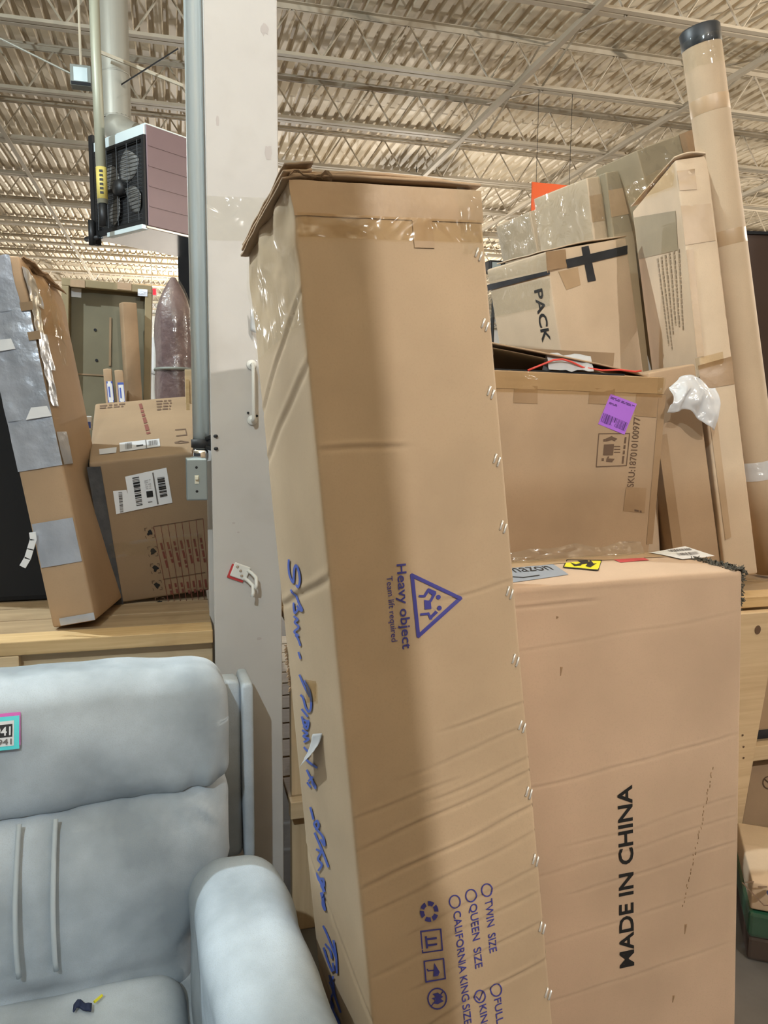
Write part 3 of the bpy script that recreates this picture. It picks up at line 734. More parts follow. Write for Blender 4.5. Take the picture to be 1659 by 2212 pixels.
# torn tape scraps on the left side
def scrap(face, pix, mat, name, lift, curl):
    c = [Vector(T.px(face, *p)) for p in pix]
    def fn(s, v):
        q = (c[0] * (1 - s) + c[1] * s) * (1 - v) + (c[3] * (1 - s) + c[2] * s) * v
        return T.pt(face, q.x, q.y, lift + curl * v * v + 0.003 * abs(nz(s * 5, v * 5, 3)))
    return G().grid(fn, 6, 10).build(name, mat, T.root, True, solid=0.0004)
scrap('left', z2([(330, 1755), (385, 1750), (375, 1870), (310, 1940)]), 'paper_grey', 'torn_tape', 0.002, 0.02)
scrap('left', z2([(285, 1430), (350, 1440), (350, 1560), (290, 1570)]), 'film_tape', 'clear_tape', 0.0022, 0.0)
# frayed edge low on the far left edge
g = G(); rnd = random.Random(9)
zf = T.px('left', 620, 1395)[1]
for k in range(22):
    zz = zf - k * 0.0045; yy = d - 0.004
    g.tube([(0.0, yy, zz), (-0.002 - rnd.random() * 0.006, yy + rnd.uniform(-.004, .006), zz - rnd.uniform(-0.002, 0.009))], [0.0026, 0.0009], 5)
g.build('frayed_edge', 'card_core', T.root)

# ---------------------------------------------------------------- MADE IN CHINA carton
PM = [0.674, 1.4835, 0.006, -0.0326, -0.0319, -0.0415, 0.643, 0.3078, 1.2270]
def _cr(P, lst):
    M_ = (Matrix.Translation(Vector(P[:3])) @ Euler(P[3:6], 'XYZ').to_matrix().to_4x4()).inverted(); out = []
    for (x, y, sl, dep, wid, a0, a1) in lst:
        o = M_ @ EYE; d_ = M_.to_3x3() @ ray(x, y); p = o + d_ * (-o.y / d_.y); out.append((p.z - sl * p.x, sl, dep, wid, a0, a1))
    return out
M = Carton('wide_carton', PM, 'wide flat tan carton printed MADE IN CHINA standing in front of the rack', mat='card_pink', r=0.012, amp=0.003, bulge=0.006, seed=40, res=0.02, zres=0.004,
           creases=_cr(PM, [(1200, 1305, 0.03, 0.0022, 0.0038, 0.0, 0.25), (1250, 1385, 0.08, 0.0009, 0.0029, 0, 0.63), (1250, 1675, 0.12, 0.0016, 0.0029, 0.0, 0.63), (1550, 1730, 0.14, 0.0014, 0.0024, 0.2, 0.63), (1300, 1850, 0.14, 0.0013, 0.0029, 0.0, 0.63), (1550, 1830, 0.14, 0.0018, 0.0024, 0.2, 0.63), (1300, 2000, 0.14, 0.0011, 0.0029, 0.0, 0.63), (1350, 2110, 0.12, 0.0011, 0.0029, 0.0, 0.63)]))
w, d, h = M.w, M.d, M.h
M.text('front', 'MADE IN CHINA', (1367, 2083), (1361, 1692), (1337, 2083), 'ink_black', bold=0.022)
z4 = zoom(1080, 1150, 2.865)
lab = M.pquad('top', [(1098, 1223), (1185, 1218), (1228, 1244), (1100, 1260)], 'paper_blue', 'grey_label')
M.text('top', 'amazon', (1086, 1241), (1197, 1236), (1082, 1228), 'ink_black', 'label_text', 0.002, parent=lab)
M.lines('top', [[(1090, 1247), (1130, 1250), (1165, 1246)]], 1.6, 'ink_black', 'smile_line', 0.002, parent=lab)
lab = M.pquad('top', [(1217, 1231), (1292, 1237), (1299, 1217), (1225, 1215)], 'yellow', 'caution_sticker')
M.lines('top', [[(1217, 1231), (1292, 1237), (1299, 1217), (1225, 1215)]], 2.0, 'ink_black', 'sticker_border', 0.002, parent=lab, closed=True)
M.ppoly('top', [z4(p) for p in ([(435, 205), (470, 218), (520, 205), (500, 225), (460, 228)], [(480, 196), (540, 192), (560, 212), (510, 218)], [(560, 190), (580, 215), (600, 212), (560, 235), (530, 228)])], 'ink_black', 'caution_pictogram', 0.002, lab)
M.pquad('top', [(1340, 1222), (1403, 1216), (1389, 1209), (1323, 1213)], 'red', 'red_sticker')
lab = M.pquad('top', [(1401, 1197), (1474, 1213), (1544, 1203), (1480, 1182)], 'paper', 'shipping_label', 0.003)
M.barcode('top', [(1468, 1205), (1511, 1200), (1505, 1194), (1460, 1199)], 'ink_grey', parent=lab, lift=0.0045)
M.barcode('top', [(1446, 1196), (1495, 1191), (1489, 1187), (1442, 1191)], 'ink_grey', parent=lab, lift=0.0045, seed=4)
def fn(s, v): return Vector((w * 0.86 * s, d - 0.03 + 0.02 * v + 0.006 * nz(s * 14, v * 3, 2), h + 0.002 + (0.032 + 0.014 * nz(s * 7, 0, 5)) * v))
G().grid(fn, 60, 8).build('wrinkled_tape', 'film_wrap', M.root, True)
M.rect('top', 0, w - 0.02, d - 0.085, d - 0.012, 'film_clear', 'clear_tape', 0.0035, 30, wr=0.014, ws=20)
M.rect('top', 0, w, d - 0.10, d, 'tape_tan', 'packing_tape', 0.0014, 14)
# frayed top right corner
g = G(); rnd = random.Random(5)
def fn(s, v):
    yy = 0.17 * s; k = 0.03 * (v - 0.5)
    return Vector((w + 0.006 + k + 0.010 * nz(s * 22, v * 6, 1), 0.01 + yy, h + 0.004 - 0.03 * v * (0.6 + 0.4 * nz(s * 15, 0, 3)) + 0.012 * abs(nz(s * 26, v * 8, 6))))
g.grid(fn, 40, 6)
for k in range(260):
    e = rnd.random() ** 1.5; yy = 0.002 + rnd.random() * 0.05; zz = h - 0.095 * e
    a = Vector((w - 0.003, yy, zz)); g.tube([a, a + Vector((rnd.uniform(.002, .008) + 0.004 * (1 - e), rnd.uniform(-.007, .004), rnd.uniform(-.008, .006)))], [0.0022, 0.0008], 4)
for k in range(160):
    yy = rnd.random() ** 1.4 * 0.17; a = Vector((w - rnd.random() * 0.03, yy, h + 0.001)); g.tube([a, a + Vector((rnd.uniform(-.006, .01), rnd.uniform(-.01, .01), rnd.uniform(.002, .010)))], [0.0022, 0.0008], 4)
g.build('frayed_corner', 'fray', M.root)
# dented dotted tear on the near face
g = G(); A = Vector((1540, 1655)); B = Vector((1472, 1958)); rnd = random.Random(3)
for k in range(34):
    p = A.lerp(B, (k + rnd.random() * 0.6) / 34) + Vector((rnd.uniform(-2, 2), 0)); q = p + Vector((rnd.uniform(-2, 1), rnd.uniform(3, 7)))
    g.tube([M.pt('front', *M.px('front', *p), 0.0006), M.pt('front', *M.px('front', *q), 0.0006)], 0.0011, 5)
g.build('dotted_tear', 'card_brown', M.root)
for (x, y, l) in ((1212, 1440, 14), (1480, 1995, 16), (1455, 2150, 10), (1205, 1332, 0)):
    p = M.px('front', x, y); q = M.px('front', x - 2, y + l + 5)
    G().tube([M.pt('front', *p, 0.0005), M.pt('front', *q, 0.0005)], [0.003, 0.0008], 6).build('dent', 'card_brown', M.root)

# ---------------------------------------------------------------- SKU carton on the rack
PS = [0.8616, 2.3, 1.0155, 0.0436, 0.015, -0.0025, 0.70, 0.33, 0.737]
S = Carton('open_carton', PS, 'brown carton with purple barcode sticker and SKU number, lid sprung open', mat='card_brown', r=0.008, amp=0.003, bulge=0.004, seed=60, res=0.03, side_creases=[],
           creases=_cr(PS, [(1150, 985, -0.45, 0.003, 0.006, 0.08, 0.5), (1200, 920, 0.02, 0.0015, 0.006, 0.0, 0.6), (1240, 1120, 0.02, 0.0015, 0.006, 0.0, 0.6)]))
w, d, h = S.w, S.d, S.h
S.rect('front', 0, w, h - 0.055, h - 0.003, 'tape_tan', 'packing_tape', 0.0014, 14, wr=0.0015)
S.rect('front', 0.0, w * 0.99, h - 0.066, h, 'film_tape', 'clear_tape', 0.0030, 20, wr=0.004, ws=18)
for q in ([(1110, 832), (1160, 834), (1160, 872), (1108, 870)], [(1273, 838), (1328, 840), (1326, 874), (1270, 872)], [(1375, 850), (1423, 852), (1417, 902), (1370, 898)], [(1352, 1052), (1396, 1054), (1392, 1108), (1346, 1104)], [(1423, 852), (1438, 854), (1409, 1175), (1396, 1175)]):
    S.pquad('front', q, 'tape_brown', 'packing_tape', 0.0016, 5)
S.rect('front', w - 0.03, w, h - 0.06, h, 'film_clear', 'clear_tape', 0.0045, 8, wr=0.008, ws=40)
z6 = zoom(1240, 800, 6.9125)
lab = S.pquad('front', z6([(350, 800), (745, 960), (935, 500), (540, 350)]), 'purple', 'purple_sticker', 0.0022)
S.barcode('front', z6([(385, 762), (745, 905), (790, 782), (432, 632)]), 'purple_ink', parent=lab, lift=0.0032, nb=30)
S.rows('front', z6([(545, 385), (910, 525), (895, 560), (530, 420)]), 'purple_ink', 'sticker_print', 2, 5, lab, 0.0032, 0.6)
S.rows('front', z6([(520, 470), (690, 530), (680, 560), (510, 500)]), 'purple_ink', 'sticker_print', 2, 3, lab, 0.0032, 0.6, 8)
S.text('front', 'SKU:187010100977', (1368, 1052), (1383, 901), (1354, 1051), 'ink_brown', bold=0.006)
S.lines('front', [z6([(362, 945), (825, 942), (778, 1420), (325, 1438)])], 2.0, 'ink_brown', 'icon_frame', closed=True)
S.ppoly('front', [z6(p) for p in ([(440, 1105), (590, 1100), (575, 1265), (425, 1265)], [(460, 1020), (560, 975), (580, 1030), (470, 1060)], [(555, 985), (640, 1020), (600, 1055), (545, 1030)], [(425, 1030), (460, 1020), (465, 1060), (430, 1062)], [(480, 1310), (600, 1320), (560, 1370), (470, 1360)], [(500, 1280), (520, 1290), (490, 1330), (475, 1320)], [(405, 1310), (440, 1310), (438, 1350), (403, 1350)])], 'ink_brown', 'lifting_pictogram')
S.lines('front', [z6([(595, 1135), (680, 1135)]), z6([(595, 1178), (680, 1178)]), z6([(595, 1222), (680, 1222)])], 1.8, 'ink_brown', 'icon_lines')
S.rows('front', z6([(700, 1390), (745, 990), (785, 990), (740, 1390)]), 'ink_brown', 'small_print', 1, 4, None, 0.0019, 0.7)
S.rows('front', z6([(900, 2060), (1010, 2080), (1010, 2140), (900, 2120)]), 'ink_brown', 'small_print', 1, 2)
# black slab stands in for the shaded inside, the lid tilting up towards the left
def fn(s, v): return Vector((0.0 + w * 0.93 * s, 0.03 + 0.27 * v, h + 0.095 * (1 - s) ** 0.8 + 0.018 * v + 0.002 * nz(s * 6, v * 6, 1)))
G().grid(fn, 14, 6).build('lid_flap', 'card_brown', S.root, True, solid=0.005)
G().box(0.01, w - 0.01, 0.31, 0.325, h - 0.01, h + 0.09).build('back_flap', 'card_dark', S.root)
G().box(0.012, w - 0.14, 0.02, 0.3, h - 0.002, h + 0.006).build('shade_slab', 'black_cloth', S.root)
def fn(s, v): return Vector((0.28 + 0.16 * s + 0.02 * v, 0.01 + 0.09 * v, h + 0.010 + 0.052 * (1 - abs(2 * v - 1)) + 0.012 * nz(s * 5, v * 5, 2)))
G().grid(fn, 8, 8).build('plastic_bag', 'film_bag', S.root, True)
pts = []
for x, y in ((1140, 800), (1165, 790), (1195, 778), (1215, 776), (1235, 782), (1260, 794), (1300, 800), (1340, 799), (1372, 803), (1385, 801)):
    q = at_y(x, y, 2.285); pts.append(S.Mi @ q)
G().tube(pts, 0.0035, 6).build('red_strap', 'red_strap', S.root, True)

# ---------------------------------------------------------------- PACK carton with black tape cross
PP = [1.6471, 2.8004, 1.0074, -0.006, -0.232, 0.2005, 0.4089, 0.40, 1.2565]
K = Carton('taped_carton', PP, 'light tan carton with a black tape cross and the word PACK', mat='card_light', r=0.008, amp=0.003, bulge=0.004, seed=80, res=0.035, creases=_cr(PP, [(1300, 690, 0.1, 0.003, 0.006, 0, 0.5)]))
z5 = zoom(1020, 350, 2.596)
w, d, h = K.w, K.d, K.h
K.pquad('front', z5([(530, 597), (868, 517), (868, 468), (520, 548)]), 'tape_black', 'black_tape', 0.0035, 8, wr=0.001)
K.pquad('front', z5([(645, 675), (690, 665), (650, 470), (610, 478)]), 'tape_black', 'black_tape', 0.0025, 8, wr=0.001)
K.pquad('front', z5([(418, 610), (530, 590), (520, 490), (410, 505)]), 'tape_brown', 'packing_tape', 0.0015, 8, wr=0.004, ws=40)
K.pquad('front', z5([(525, 718), (605, 690), (590, 590), (480, 615)]), 'tape_tan', 'packing_tape', 0.0016, 6)
K.text('left', 'PACK', (1155, 627), (1174, 740), (1172, 625), 'ink_black', bold=0.02)
K.pquad('left', [(1040, 632), (1190, 592), (1188, 584), (1040, 618)], 'tape_black', 'black_tape', 0.003, 8, wr=0.002)
K.pquad('left', [(1040, 612), (1186, 582), (1186, 545), (1040, 590)], 'film_wrap', 'plastic_wrap', 0.004, 12, wr=0.016, ws=24)
K.pquad('left', [(1040, 690), (1190, 660), (1190, 600), (1040, 630)], 'film_wrap', 'plastic_wrap', 0.003, 12, wr=0.010, ws=24)
flap('top_flap', 0.0, w, 0.0, d * 0.8, h + 0.004, h + 0.005, 0.006, 'card_light', 0.006, K.root)
K.pquad('front', z5([(420, 622), (872, 512), (872, 504), (420, 612)]), 'card_core', 'fold_crease', 0.0010, 6)

# unseen carton added behind the leaning one to shade the PACK carton's lower side
c = Carton('shade_carton', [0.44, 2.62, 1.012, 0, 0, 0.03, 0.40, 0.55, 1.29], 'unseen upright carton added for its shadow behind the tall leaning carton', mat='card_brown', seed=85, res=0.08)
c.rect('front', 0.17, 0.23, 0.0, 1.29, 'tape_tan', 'packing_tape', 0.0016, 8)

# ---------------------------------------------------------------- flat printed carton standing on edge
PF = [1.8476, 2.25, 1.0517, -0.0953, -0.1419, -0.2718, 0.113, 0.4952, 1.4657]
Fl = Carton('slim_carton', PF, 'tall slim carton on edge beside the cardboard tube, taped along its narrow face', mat='card_light', r=0.008, amp=0.003, bulge=0.003, seed=90, res=0.03, zres=0.02,
            creases=_cr(PF, [(1500, 375, 0.25, 0.004, 0.008, 0, 0.12), (1510, 435, 0.25, 0.004, 0.008, 0, 0.12), (1530, 600, 0.25, 0.003, 0.006, 0, 0.12), (1540, 690, 0.25, 0.003, 0.006, 0, 0.12), (1545, 790, 0.25, 0.003, 0.007, 0, 0.12), (1570, 900, 0.25, 0.002, 0.006, 0, 0.12), (1580, 990, 0.25, 0.003, 0.006, 0, 0.12), (1600, 1160, 0.2, 0.003, 0.006, 0, 0.12)]))
w, d, h = Fl.w, Fl.d, Fl.h
for q, m_ in (([(1470, 445), (1535, 440), (1545, 520), (1480, 530)], 'tape_tan'), ([(1462, 370), (1500, 366), (1505, 410), (1468, 412)], 'tape_tan'), ([(1482, 540), (1496, 538), (1520, 770), (1506, 772)], 'tape_tan'), ([(1507, 790), (1580, 770), (1586, 830), (1516, 842)], 'tape_brown'), ([(1526, 860), (1542, 856), (1578, 1160), (1566, 1166)], 'tape_tan'), ([(1500, 775), (1560, 760), (1562, 785), (1504, 800)], 'film_tape')):
    Fl.pquad('front', q, m_, 'packing_tape', 0.0018 if m_ != 'film_tape' else 0.003, 5, wr=0.001)
Fl.rows('left', [(1418, 560), (1447, 770), (1484, 765), (1472, 535)], 'print_faint', 'printed_lines', 6, 26, None, 0.0022, 0.35, 5)
Fl.pquad('left', [(1370, 470), (1460, 455), (1466, 540), (1380, 560)], 'card_olive', 'packing_tape', 0.0016, 5)
Fl.pquad('left', [(1352, 405), (1456, 350), (1462, 400), (1362, 440)], 'film_tape', 'plastic_wrap', 0.004, 12, wr=0.014, ws=22)
flap('top_flap', -0.003, w + 0.003, -0.006, d, h + 0.006, h + 0.003, 0.015, 'card_light', 0.01, Fl.root)

# ---------------------------------------------------------------- brown carton between, with plastic bag
PB = [1.6946, 2.3, 1.0073, -0.0077, -0.1959, -0.1335, 0.1698, 0.30, 0.7665]
Bn = Carton('narrow_carton', PB, 'narrow brown carton tilting between the SKU carton and the slim carton', mat='card_brown', r=0.007, amp=0.0025, bulge=0.003, seed=101, res=0.03, creases=_cr(PB, [(1480, 930, 0.3, 0.0025, 0.006, 0, 0.17)]))
Bn.rect('front', 0, 0.035, 0.02, 0.55, 'tape_brown', 'packing_tape', 0.0015, 6)
Bn.rect('front', 0, 0.169, 0.02, 0.06, 'tape_brown', 'packing_tape', 0.0014, 6)
Bn.rect('front', 0, 0.169, 0.005, 0.05, 'film_clear', 'clear_tape', 0.003, 8, wr=0.006, ws=30)
# pale carton edge seen in the gap
q = at_y(1425, 1130, 2.36)
PG = [q.x - 0.028, 2.37, 1.008, 0.0, -0.10, -0.05, 0.055, 0.26, 0.50]
Carton('thin_carton', PG, 'thin pale carton peeking out right of the SKU carton', mat='card_light', seed=111, res=0.05)

# plastic bag draped over the brown carton
a = at_y(1490, 815, 2.27)
def fn(s, v):
    th = -0.35 + 1.75 * s
    base = at_y(1440 + 100 * s, 860, 2.262)
    top = at_y(1440 + 100 * s, 838 - 28 * math.sin(PI * min(1, s * 1.15)) , 2.262)
    low = at_y(1442 + 102 * s, 892 + (38 * max(0, s - 0.3) / 0.7) - 14 * math.exp(-((s - 0.45) / 0.2) ** 2), 2.24)
    p = top.lerp(low, v)
    fold = 0.008 * math.sin(s * 19 + v * 2 + 2 * nz(s * 3, 0, 1)) * v + 0.014 * nz(s * 5, v * 3, 4)
    return Vector((p.x + 0.006 * math.sin(v * 5), p.y - 0.02 * math.sin(PI * v) + fold - 0.012, p.z + 0.004 * nz(s * 9, v * 9, 8)))
tag(G().grid(fn, 40, 18).build('plastic_bag', 'film_bag', None, True, solid=0.0006), 'crumpled white plastic bag draped over the narrow brown carton', 'bag')

# ---------------------------------------------------------------- cardboard tube
A = at_y(1511, 66, 2.43); B = at_y(1668, 1250, 2.43)
B = B + (A - B) * ((1.03 - B.z) / (A.z - B.z))
ax_ = (A - B); Lt = ax_.length
t = thing('cardboard_tube', 'long brown cardboard mailing tube with black end cap leaning at the right', 'tube', B, ax_.to_track_quat('Z', 'Y').to_euler())
RT_ = 0.064
G().lathe([(0.0, 0.0), (RT_, 0.0), (RT_, Lt * 0.25), (RT_ * 1.0, Lt * 0.6), (RT_, Lt - 0.05)], 32).build('tube_body', 'card_tan', t, True)
G().lathe([(RT_ * 1.01, Lt - 0.055), (RT_ * 1.03, Lt - 0.05), (RT_ * 1.03, Lt), (RT_ * 0.95, Lt + 0.006), (0.0, Lt + 0.006)], 32).build('end_cap', 'cap_black', t, True)
def fn(s, v):
    a = 2 * PI * s; r_ = RT_ * 1.04 + 0.006 * abs(nz(math.cos(a) * 5, math.sin(a) * 5, v * 3)); return Vector((r_ * math.cos(a), r_ * math.sin(a), Lt - 0.125 + 0.095 * v + 0.008 * nz(math.cos(a) * 2, math.sin(a) * 2, 1)))
G().grid(fn, 48, 6).build('clear_tape', 'film_clear', t, True)
def fn(s, v):
    a = 2 * PI * s; r_ = RT_ * 1.03 + 0.008 * abs(nz(math.cos(a) * 5, math.sin(a) * 5, v * 3 + 7)); return Vector((r_ * math.cos(a), r_ * math.sin(a), Lt * 0.19 + 0.07 * v))
G().grid(fn, 40, 5).build('plastic_wrap', 'film_bag', t, True)
for zz in (0.63, 0.86): G().lathe([(RT_ * 1.004, Lt * zz), (RT_ * 1.008, Lt * zz + 0.001), (RT_ * 1.008, Lt * zz + 0.05), (RT_ * 1.004, Lt * zz + 0.051)], 32).build('packing_tape', 'tape_tan', t, True)

# ---------------------------------------------------------------- thin cartons and the wrapped ones further back
for P_, nm_, lb, mt, sd in (([2.2746, 3.5, 1.005, 0.0393, -0.2354, 0.1146, 0.0958, 0.45, 1.7645], 'slab_carton', 'slab carton with film wrapped top, left one of a leaning pair', 'card_light', 121),
                            ([2.3665, 3.48, 1.005, 0.0468, -0.2447, 0.1253, 0.123, 0.45, 1.7892], 'slab_carton', 'slab carton with film wrapped top, right one of a leaning pair', 'card_olive', 123)):
    c = Carton(nm_, P_, lb, mat=mt, seed=sd, res=0.05, amp=0.004)
    c.rect('front', 0, c.w, c.h - 0.28, c.h, 'film_wrap', 'plastic_wrap', 0.004, 12, wr=0.014, ws=26)
    c.rect('front', 0, c.w, c.h - 0.20, c.h - 0.08, 'tape_tan', 'packing_tape', 0.0018, 6)
    c.rect('left', 0, c.d, c.h - 0.28, c.h, 'film_wrap', 'plastic_wrap', 0.004, 12, wr=0.014, ws=26)
c = Carton('wrapped_carton', [2.7709, 3.3, 1.005, 0.0072, -0.4035, 0.1154, 0.347, 0.30, 1.9474], 'tall carton with a film covered top showing behind the cardboard tube', mat='card_olive', seed=131, res=0.06, amp=0.005)
c.rect('front', 0, c.w * 0.8, c.h - 0.30, c.h, 'film_wrap', 'plastic_wrap', 0.005, 14, wr=0.02, ws=18)
c.rect('front', c.w * 0.72, c.w, c.h - 0.2, c.h, 'tape_brown', 'packing_tape', 0.003, 6)
c = Carton('wrapped_carton', [2.6523, 4.6, 1.005, 0.0425, -0.2803, 0.0061, 0.3879, 0.5, 1.9373], 'pale carton swathed in clear film below the orange sign', mat='card_light', seed=141, res=0.06, amp=0.005)
c.rect('front', 0.0, c.w, c.h - 0.42, c.h + 0.0, 'film_wrap', 'plastic_wrap', 0.005, 20, wr=0.03, ws=16)
c.rect('left', 0, c.d, c.h - 0.3, c.h, 'film_wrap', 'plastic_wrap', 0.005, 12, wr=0.02, ws=18)
c.rect('front', c.w * 0.32, c.w * 0.72, c.h - 0.40, c.h - 0.005, 'tape_tan', 'packing_tape', 0.002, 6)
def fn(s, v): return Vector((c.w * 0.6 + 0.4 * s * c.w, -0.02 - 0.05 * abs(nz(s * 4, v * 4, 3)), c.h - 0.42 + 0.42 * v + 0.04 * nz(s * 3, 2, 1)))
G().grid(fn, 20, 20).build('bunched_film', 'film_wrap', c.root, True)

# dark carton at the right edge
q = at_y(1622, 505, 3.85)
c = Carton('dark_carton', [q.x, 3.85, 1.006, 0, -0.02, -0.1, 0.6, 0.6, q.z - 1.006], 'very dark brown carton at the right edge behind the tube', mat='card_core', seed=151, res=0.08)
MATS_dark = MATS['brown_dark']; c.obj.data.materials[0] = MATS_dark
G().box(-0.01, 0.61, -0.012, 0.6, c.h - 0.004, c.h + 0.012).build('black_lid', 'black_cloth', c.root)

# small dark gadget and cartons in the gap right of the tall carton
q = at_y(1064, 590, 5.0)
t = thing('work_light', 'small black boxy lamp head seen in the gap beside the tall carton', 'light', q)
G().box(-0.05, 0.07, -0.06, 0.06, 0.0, 0.075).build('lamp_head', 'dark_metal', t, bevel=0.01); G().box(-0.03, 0.03, -0.065, -0.06, 0.015, 0.06).build('lamp_lens', 'galv_box', t)
G().tube([(0.01, 0, 0), (0.01, 0, 1.002 - q.z)], 0.012, 8).build('lamp_post', 'dark_metal', t)

# orange hanging sign with dark emblem
a = at_y(1150, 393, 8.34); b = at_y(1237, 462, 8.34)
t = thing('hanging_sign', 'bright orange hanging sign with a dark round emblem', 'sign', ((a.x + b.x) / 2, 8.34, a.z))
sw = (b.x - a.x); sh = sw
G().box(-sw / 2, sw / 2, 0, 0.02, -sh, 0.0).build('sign_board', 'orange', t)
pts = [(0.02 + 0.11 * math.cos(PI * k / 8) * (1 + 0.05 * (k % 2)), -0.003, -0.36 + 0.14 * math.sin(PI * k / 8) * (1 + 0.06 * (k % 2))) for k in range(17)]
G().poly(pts).build('emblem', 'emblem', t)
for s in (-0.4, 0.4): G().tube([(s * sw, 0.01, 0), (s * sw, 0.01, DECK - JD - a.z)], 0.003, 5).build('hanging_wire', 'dark_metal', t)

# ---------------------------------------------------------------- lower right: cartons under and before the rack
q = at_y(1640, 1600, 2.22)
c = Carton('shelf_carton', [q.x - 0.10, 2.23, 0.452, 0, 0.0, 0.0, 0.6, 0.4, 0.40], 'brown carton on the lower shelf behind the diagonal brace', mat='card_brown', seed=161, res=0.06)
c.rect('front', 0, 0.6, 0.0, 0.035, 'tape_black', 'black_tape', 0.002, 6)
q = at_y(1625, 1660, 2.24)
c = Carton('floor_carton', [q.x - 0.02, 2.26, 0.004, 0, 0.10, 0.0, 0.5, 0.4, 0.36], 'brown carton with a printed round mark under the lower shelf', mat='card_brown', seed=171, res=0.06)
c.lines('front', [[(1659 + 12 * math.cos(2 * PI * k / 18), 1690 + 13 * math.sin(2 * PI * k / 18)) for k in range(18)]], 2.5, 'ink_brown', 'round_mark', closed=True)
c.lines('front', [[(1650, 1682), (1668, 1698)]], 2.5, 'ink_brown', 'mark_stroke')
# package on a green strapped bundle in front
q = at_z(1597, 1872, 0.24)
P_ = [q.x - 0.03, q.y - 0.09, 0.164, 0, 0, math.radians(-33), 0.55, 0.36, 0.085]
c = Carton('flat_package', P_, 'flat tan printed package wrapped in film, lying at the lower right edge', mat='card_light', seed=181, res=0.05)
c.lines('top', [[(1610, 1907), (1628, 1906)], [(1604, 1908), (1650, 1957), (1662, 1957)]], 2.4, 'ink_brown', 'printed_frame')
c.lines('top', [[(1638, 1917), (1656, 1917)]], 3.0, 'ink_brown', 'printed_dash')
c.ppoly('top', [[(1655, 1928), (1662, 1920), (1675, 1922), (1675, 1940), (1660, 1938)]], 'navy', 'printed_mark')
c.rect('top', 0, 0.55, 0.20, 0.36, 'film_clear', 'plastic_wrap', 0.004, 16, wr=0.014, ws=20)
t = thing('wrapped_bundle', 'dark green film wrapped bundle beneath the flat printed package', 'bundle', P_[:2] + [0.002], (0, 0, P_[5]))
g = G().box(0.0, 0.55, 0.0, 0.36, 0.0, 0.075); g.build('bundle_core', 'brown_dark', t, bevel=0.01)
G().box(-0.004, 0.554, -0.006, 0.364, 0.076, 0.156).build('green_layer', 'green_wrap', t, bevel=0.012)
def fn(s, v): return Vector((0.56 * s, -0.010 - 0.010 * abs(nz(s * 14, v * 6, 2)), 0.01 + 0.15 * v))
G().grid(fn, 30, 10).build('plastic_wrap', 'film_wrap', t, True)

# ================================================================ LEFT RACK
# duct taped carton
PD = [-0.3492, 2.251, 1.0094, -0.0142, -0.1674, -0.177, 0.119, 0.3155, 1.0039]
def duct_shape(p):
    q = p.copy(); k = max(0.0, (p.z - 0.80) / 0.2)
    if k > 0:
        q.z -= 0.05 * k * max(0, p.x / 0.119) * (p.y / 0.3155) ; q.x += 0.012 * k * nz(p.y * 14, p.z * 12, 3); q.z += 0.008 * k * nz(p.x * 30, p.y * 18, 7)
    return q
D = Carton('duct_taped_carton', PD, 'tall slim carton patched with silver duct tape leaning at the far left', mat='card_brown', r=0.008, amp=0.003, bulge=0.003, seed=201, res=0.02, zres=0.02, shape=duct_shape)
w, d, h = D.w, D.d, D.h
D.rect('front', 0, w, h * 0.44, h * 0.585, 'duct_tape', 'duct_tape_band', 0.0022, 16, wr=0.003, ws=26)
D.rect('front', 0, w, h * 0.575, h * 0.76, 'duct_tape', 'duct_tape_band', 0.0032, 18, wr=0.004, ws=24)
D.rect('front', 0, w, h * 0.75, h * 0.87, 'duct_tape', 'duct_tape_band', 0.0026, 16, wr=0.004, ws=24)
D.rect('front', 0, w * 0.82, h * 0.86, h * 1.0, 'duct_tape', 'duct_tape_band', 0.0034, 14, wr=0.003, ws=26)
D.rect('front', w * 0.05, w * 0.98, h * 0.172, h * 0.295, 'duct_tape', 'duct_tape_band', 0.0022, 14, wr=0.003, ws=30)
D.rect('front', w * 0.2, w, 0.004, h * 0.025, 'duct_tape', 'duct_tape_band', 0.0022, 8, wr=0.002)
D.rect('right', 0.0, 0.075, h * 0.44, h * 0.53, 'duct_tape', 'duct_tape_band', 0.0022, 8, wr=0.003)
D.rect('right', 0.0, d * 0.75, h * 0.80, h * 0.985, 'film_tape', 'plastic_wrap', 0.004, 16, wr=0.016, ws=24)
for k, (b0, b1, e) in enumerate(((0.60, 0.72, 0.05), (0.70, 0.80, 0.08), (0.78, 0.9, 0.06), (0.88, 0.97, 0.1))): D.rect('right', 0.0, e, h * b0, h * b1, 'duct_tape', 'duct_tape_band', 0.003, 10, wr=0.008, ws=34)
D.rect('right', d * 0.45, d * 0.62, h * 0.72, h * 0.97, 'film_clear', 'plastic_wrap', 0.005, 10, wr=0.02, ws=30)
for (x, y) in ((62, 662), (80, 725)):
    a, b = D.px('front', x, y); D.rect('front', a - 0.02, a + 0.012, b - 0.011, b + 0.011, 'card_dark', 'bare_patch', 0.0085, 3)
for (x, y, s) in ((10, 745, 0.03), (84, 890, 0.034)):
    a, b = D.px('front', x, y); D.quad('front', [(a - s, b - 0.016), (a + s, b - 0.016), (a + s * 0.8, b + 0.012), (a - s * 0.4, b + 0.014)], 'paper', 'paper_scrap', 0.0085, 5)
def fn(s, v): return Vector((w * (0.55 + 0.6 * s), 0.02 + 0.28 * v * s, h - 0.01 - 0.045 * v * s + 0.02 * abs(nz(s * 9, v * 9, 4))))
G().grid(fn, 12, 12).build('crushed_flap', 'card_core', D.root, False, solid=0.004)
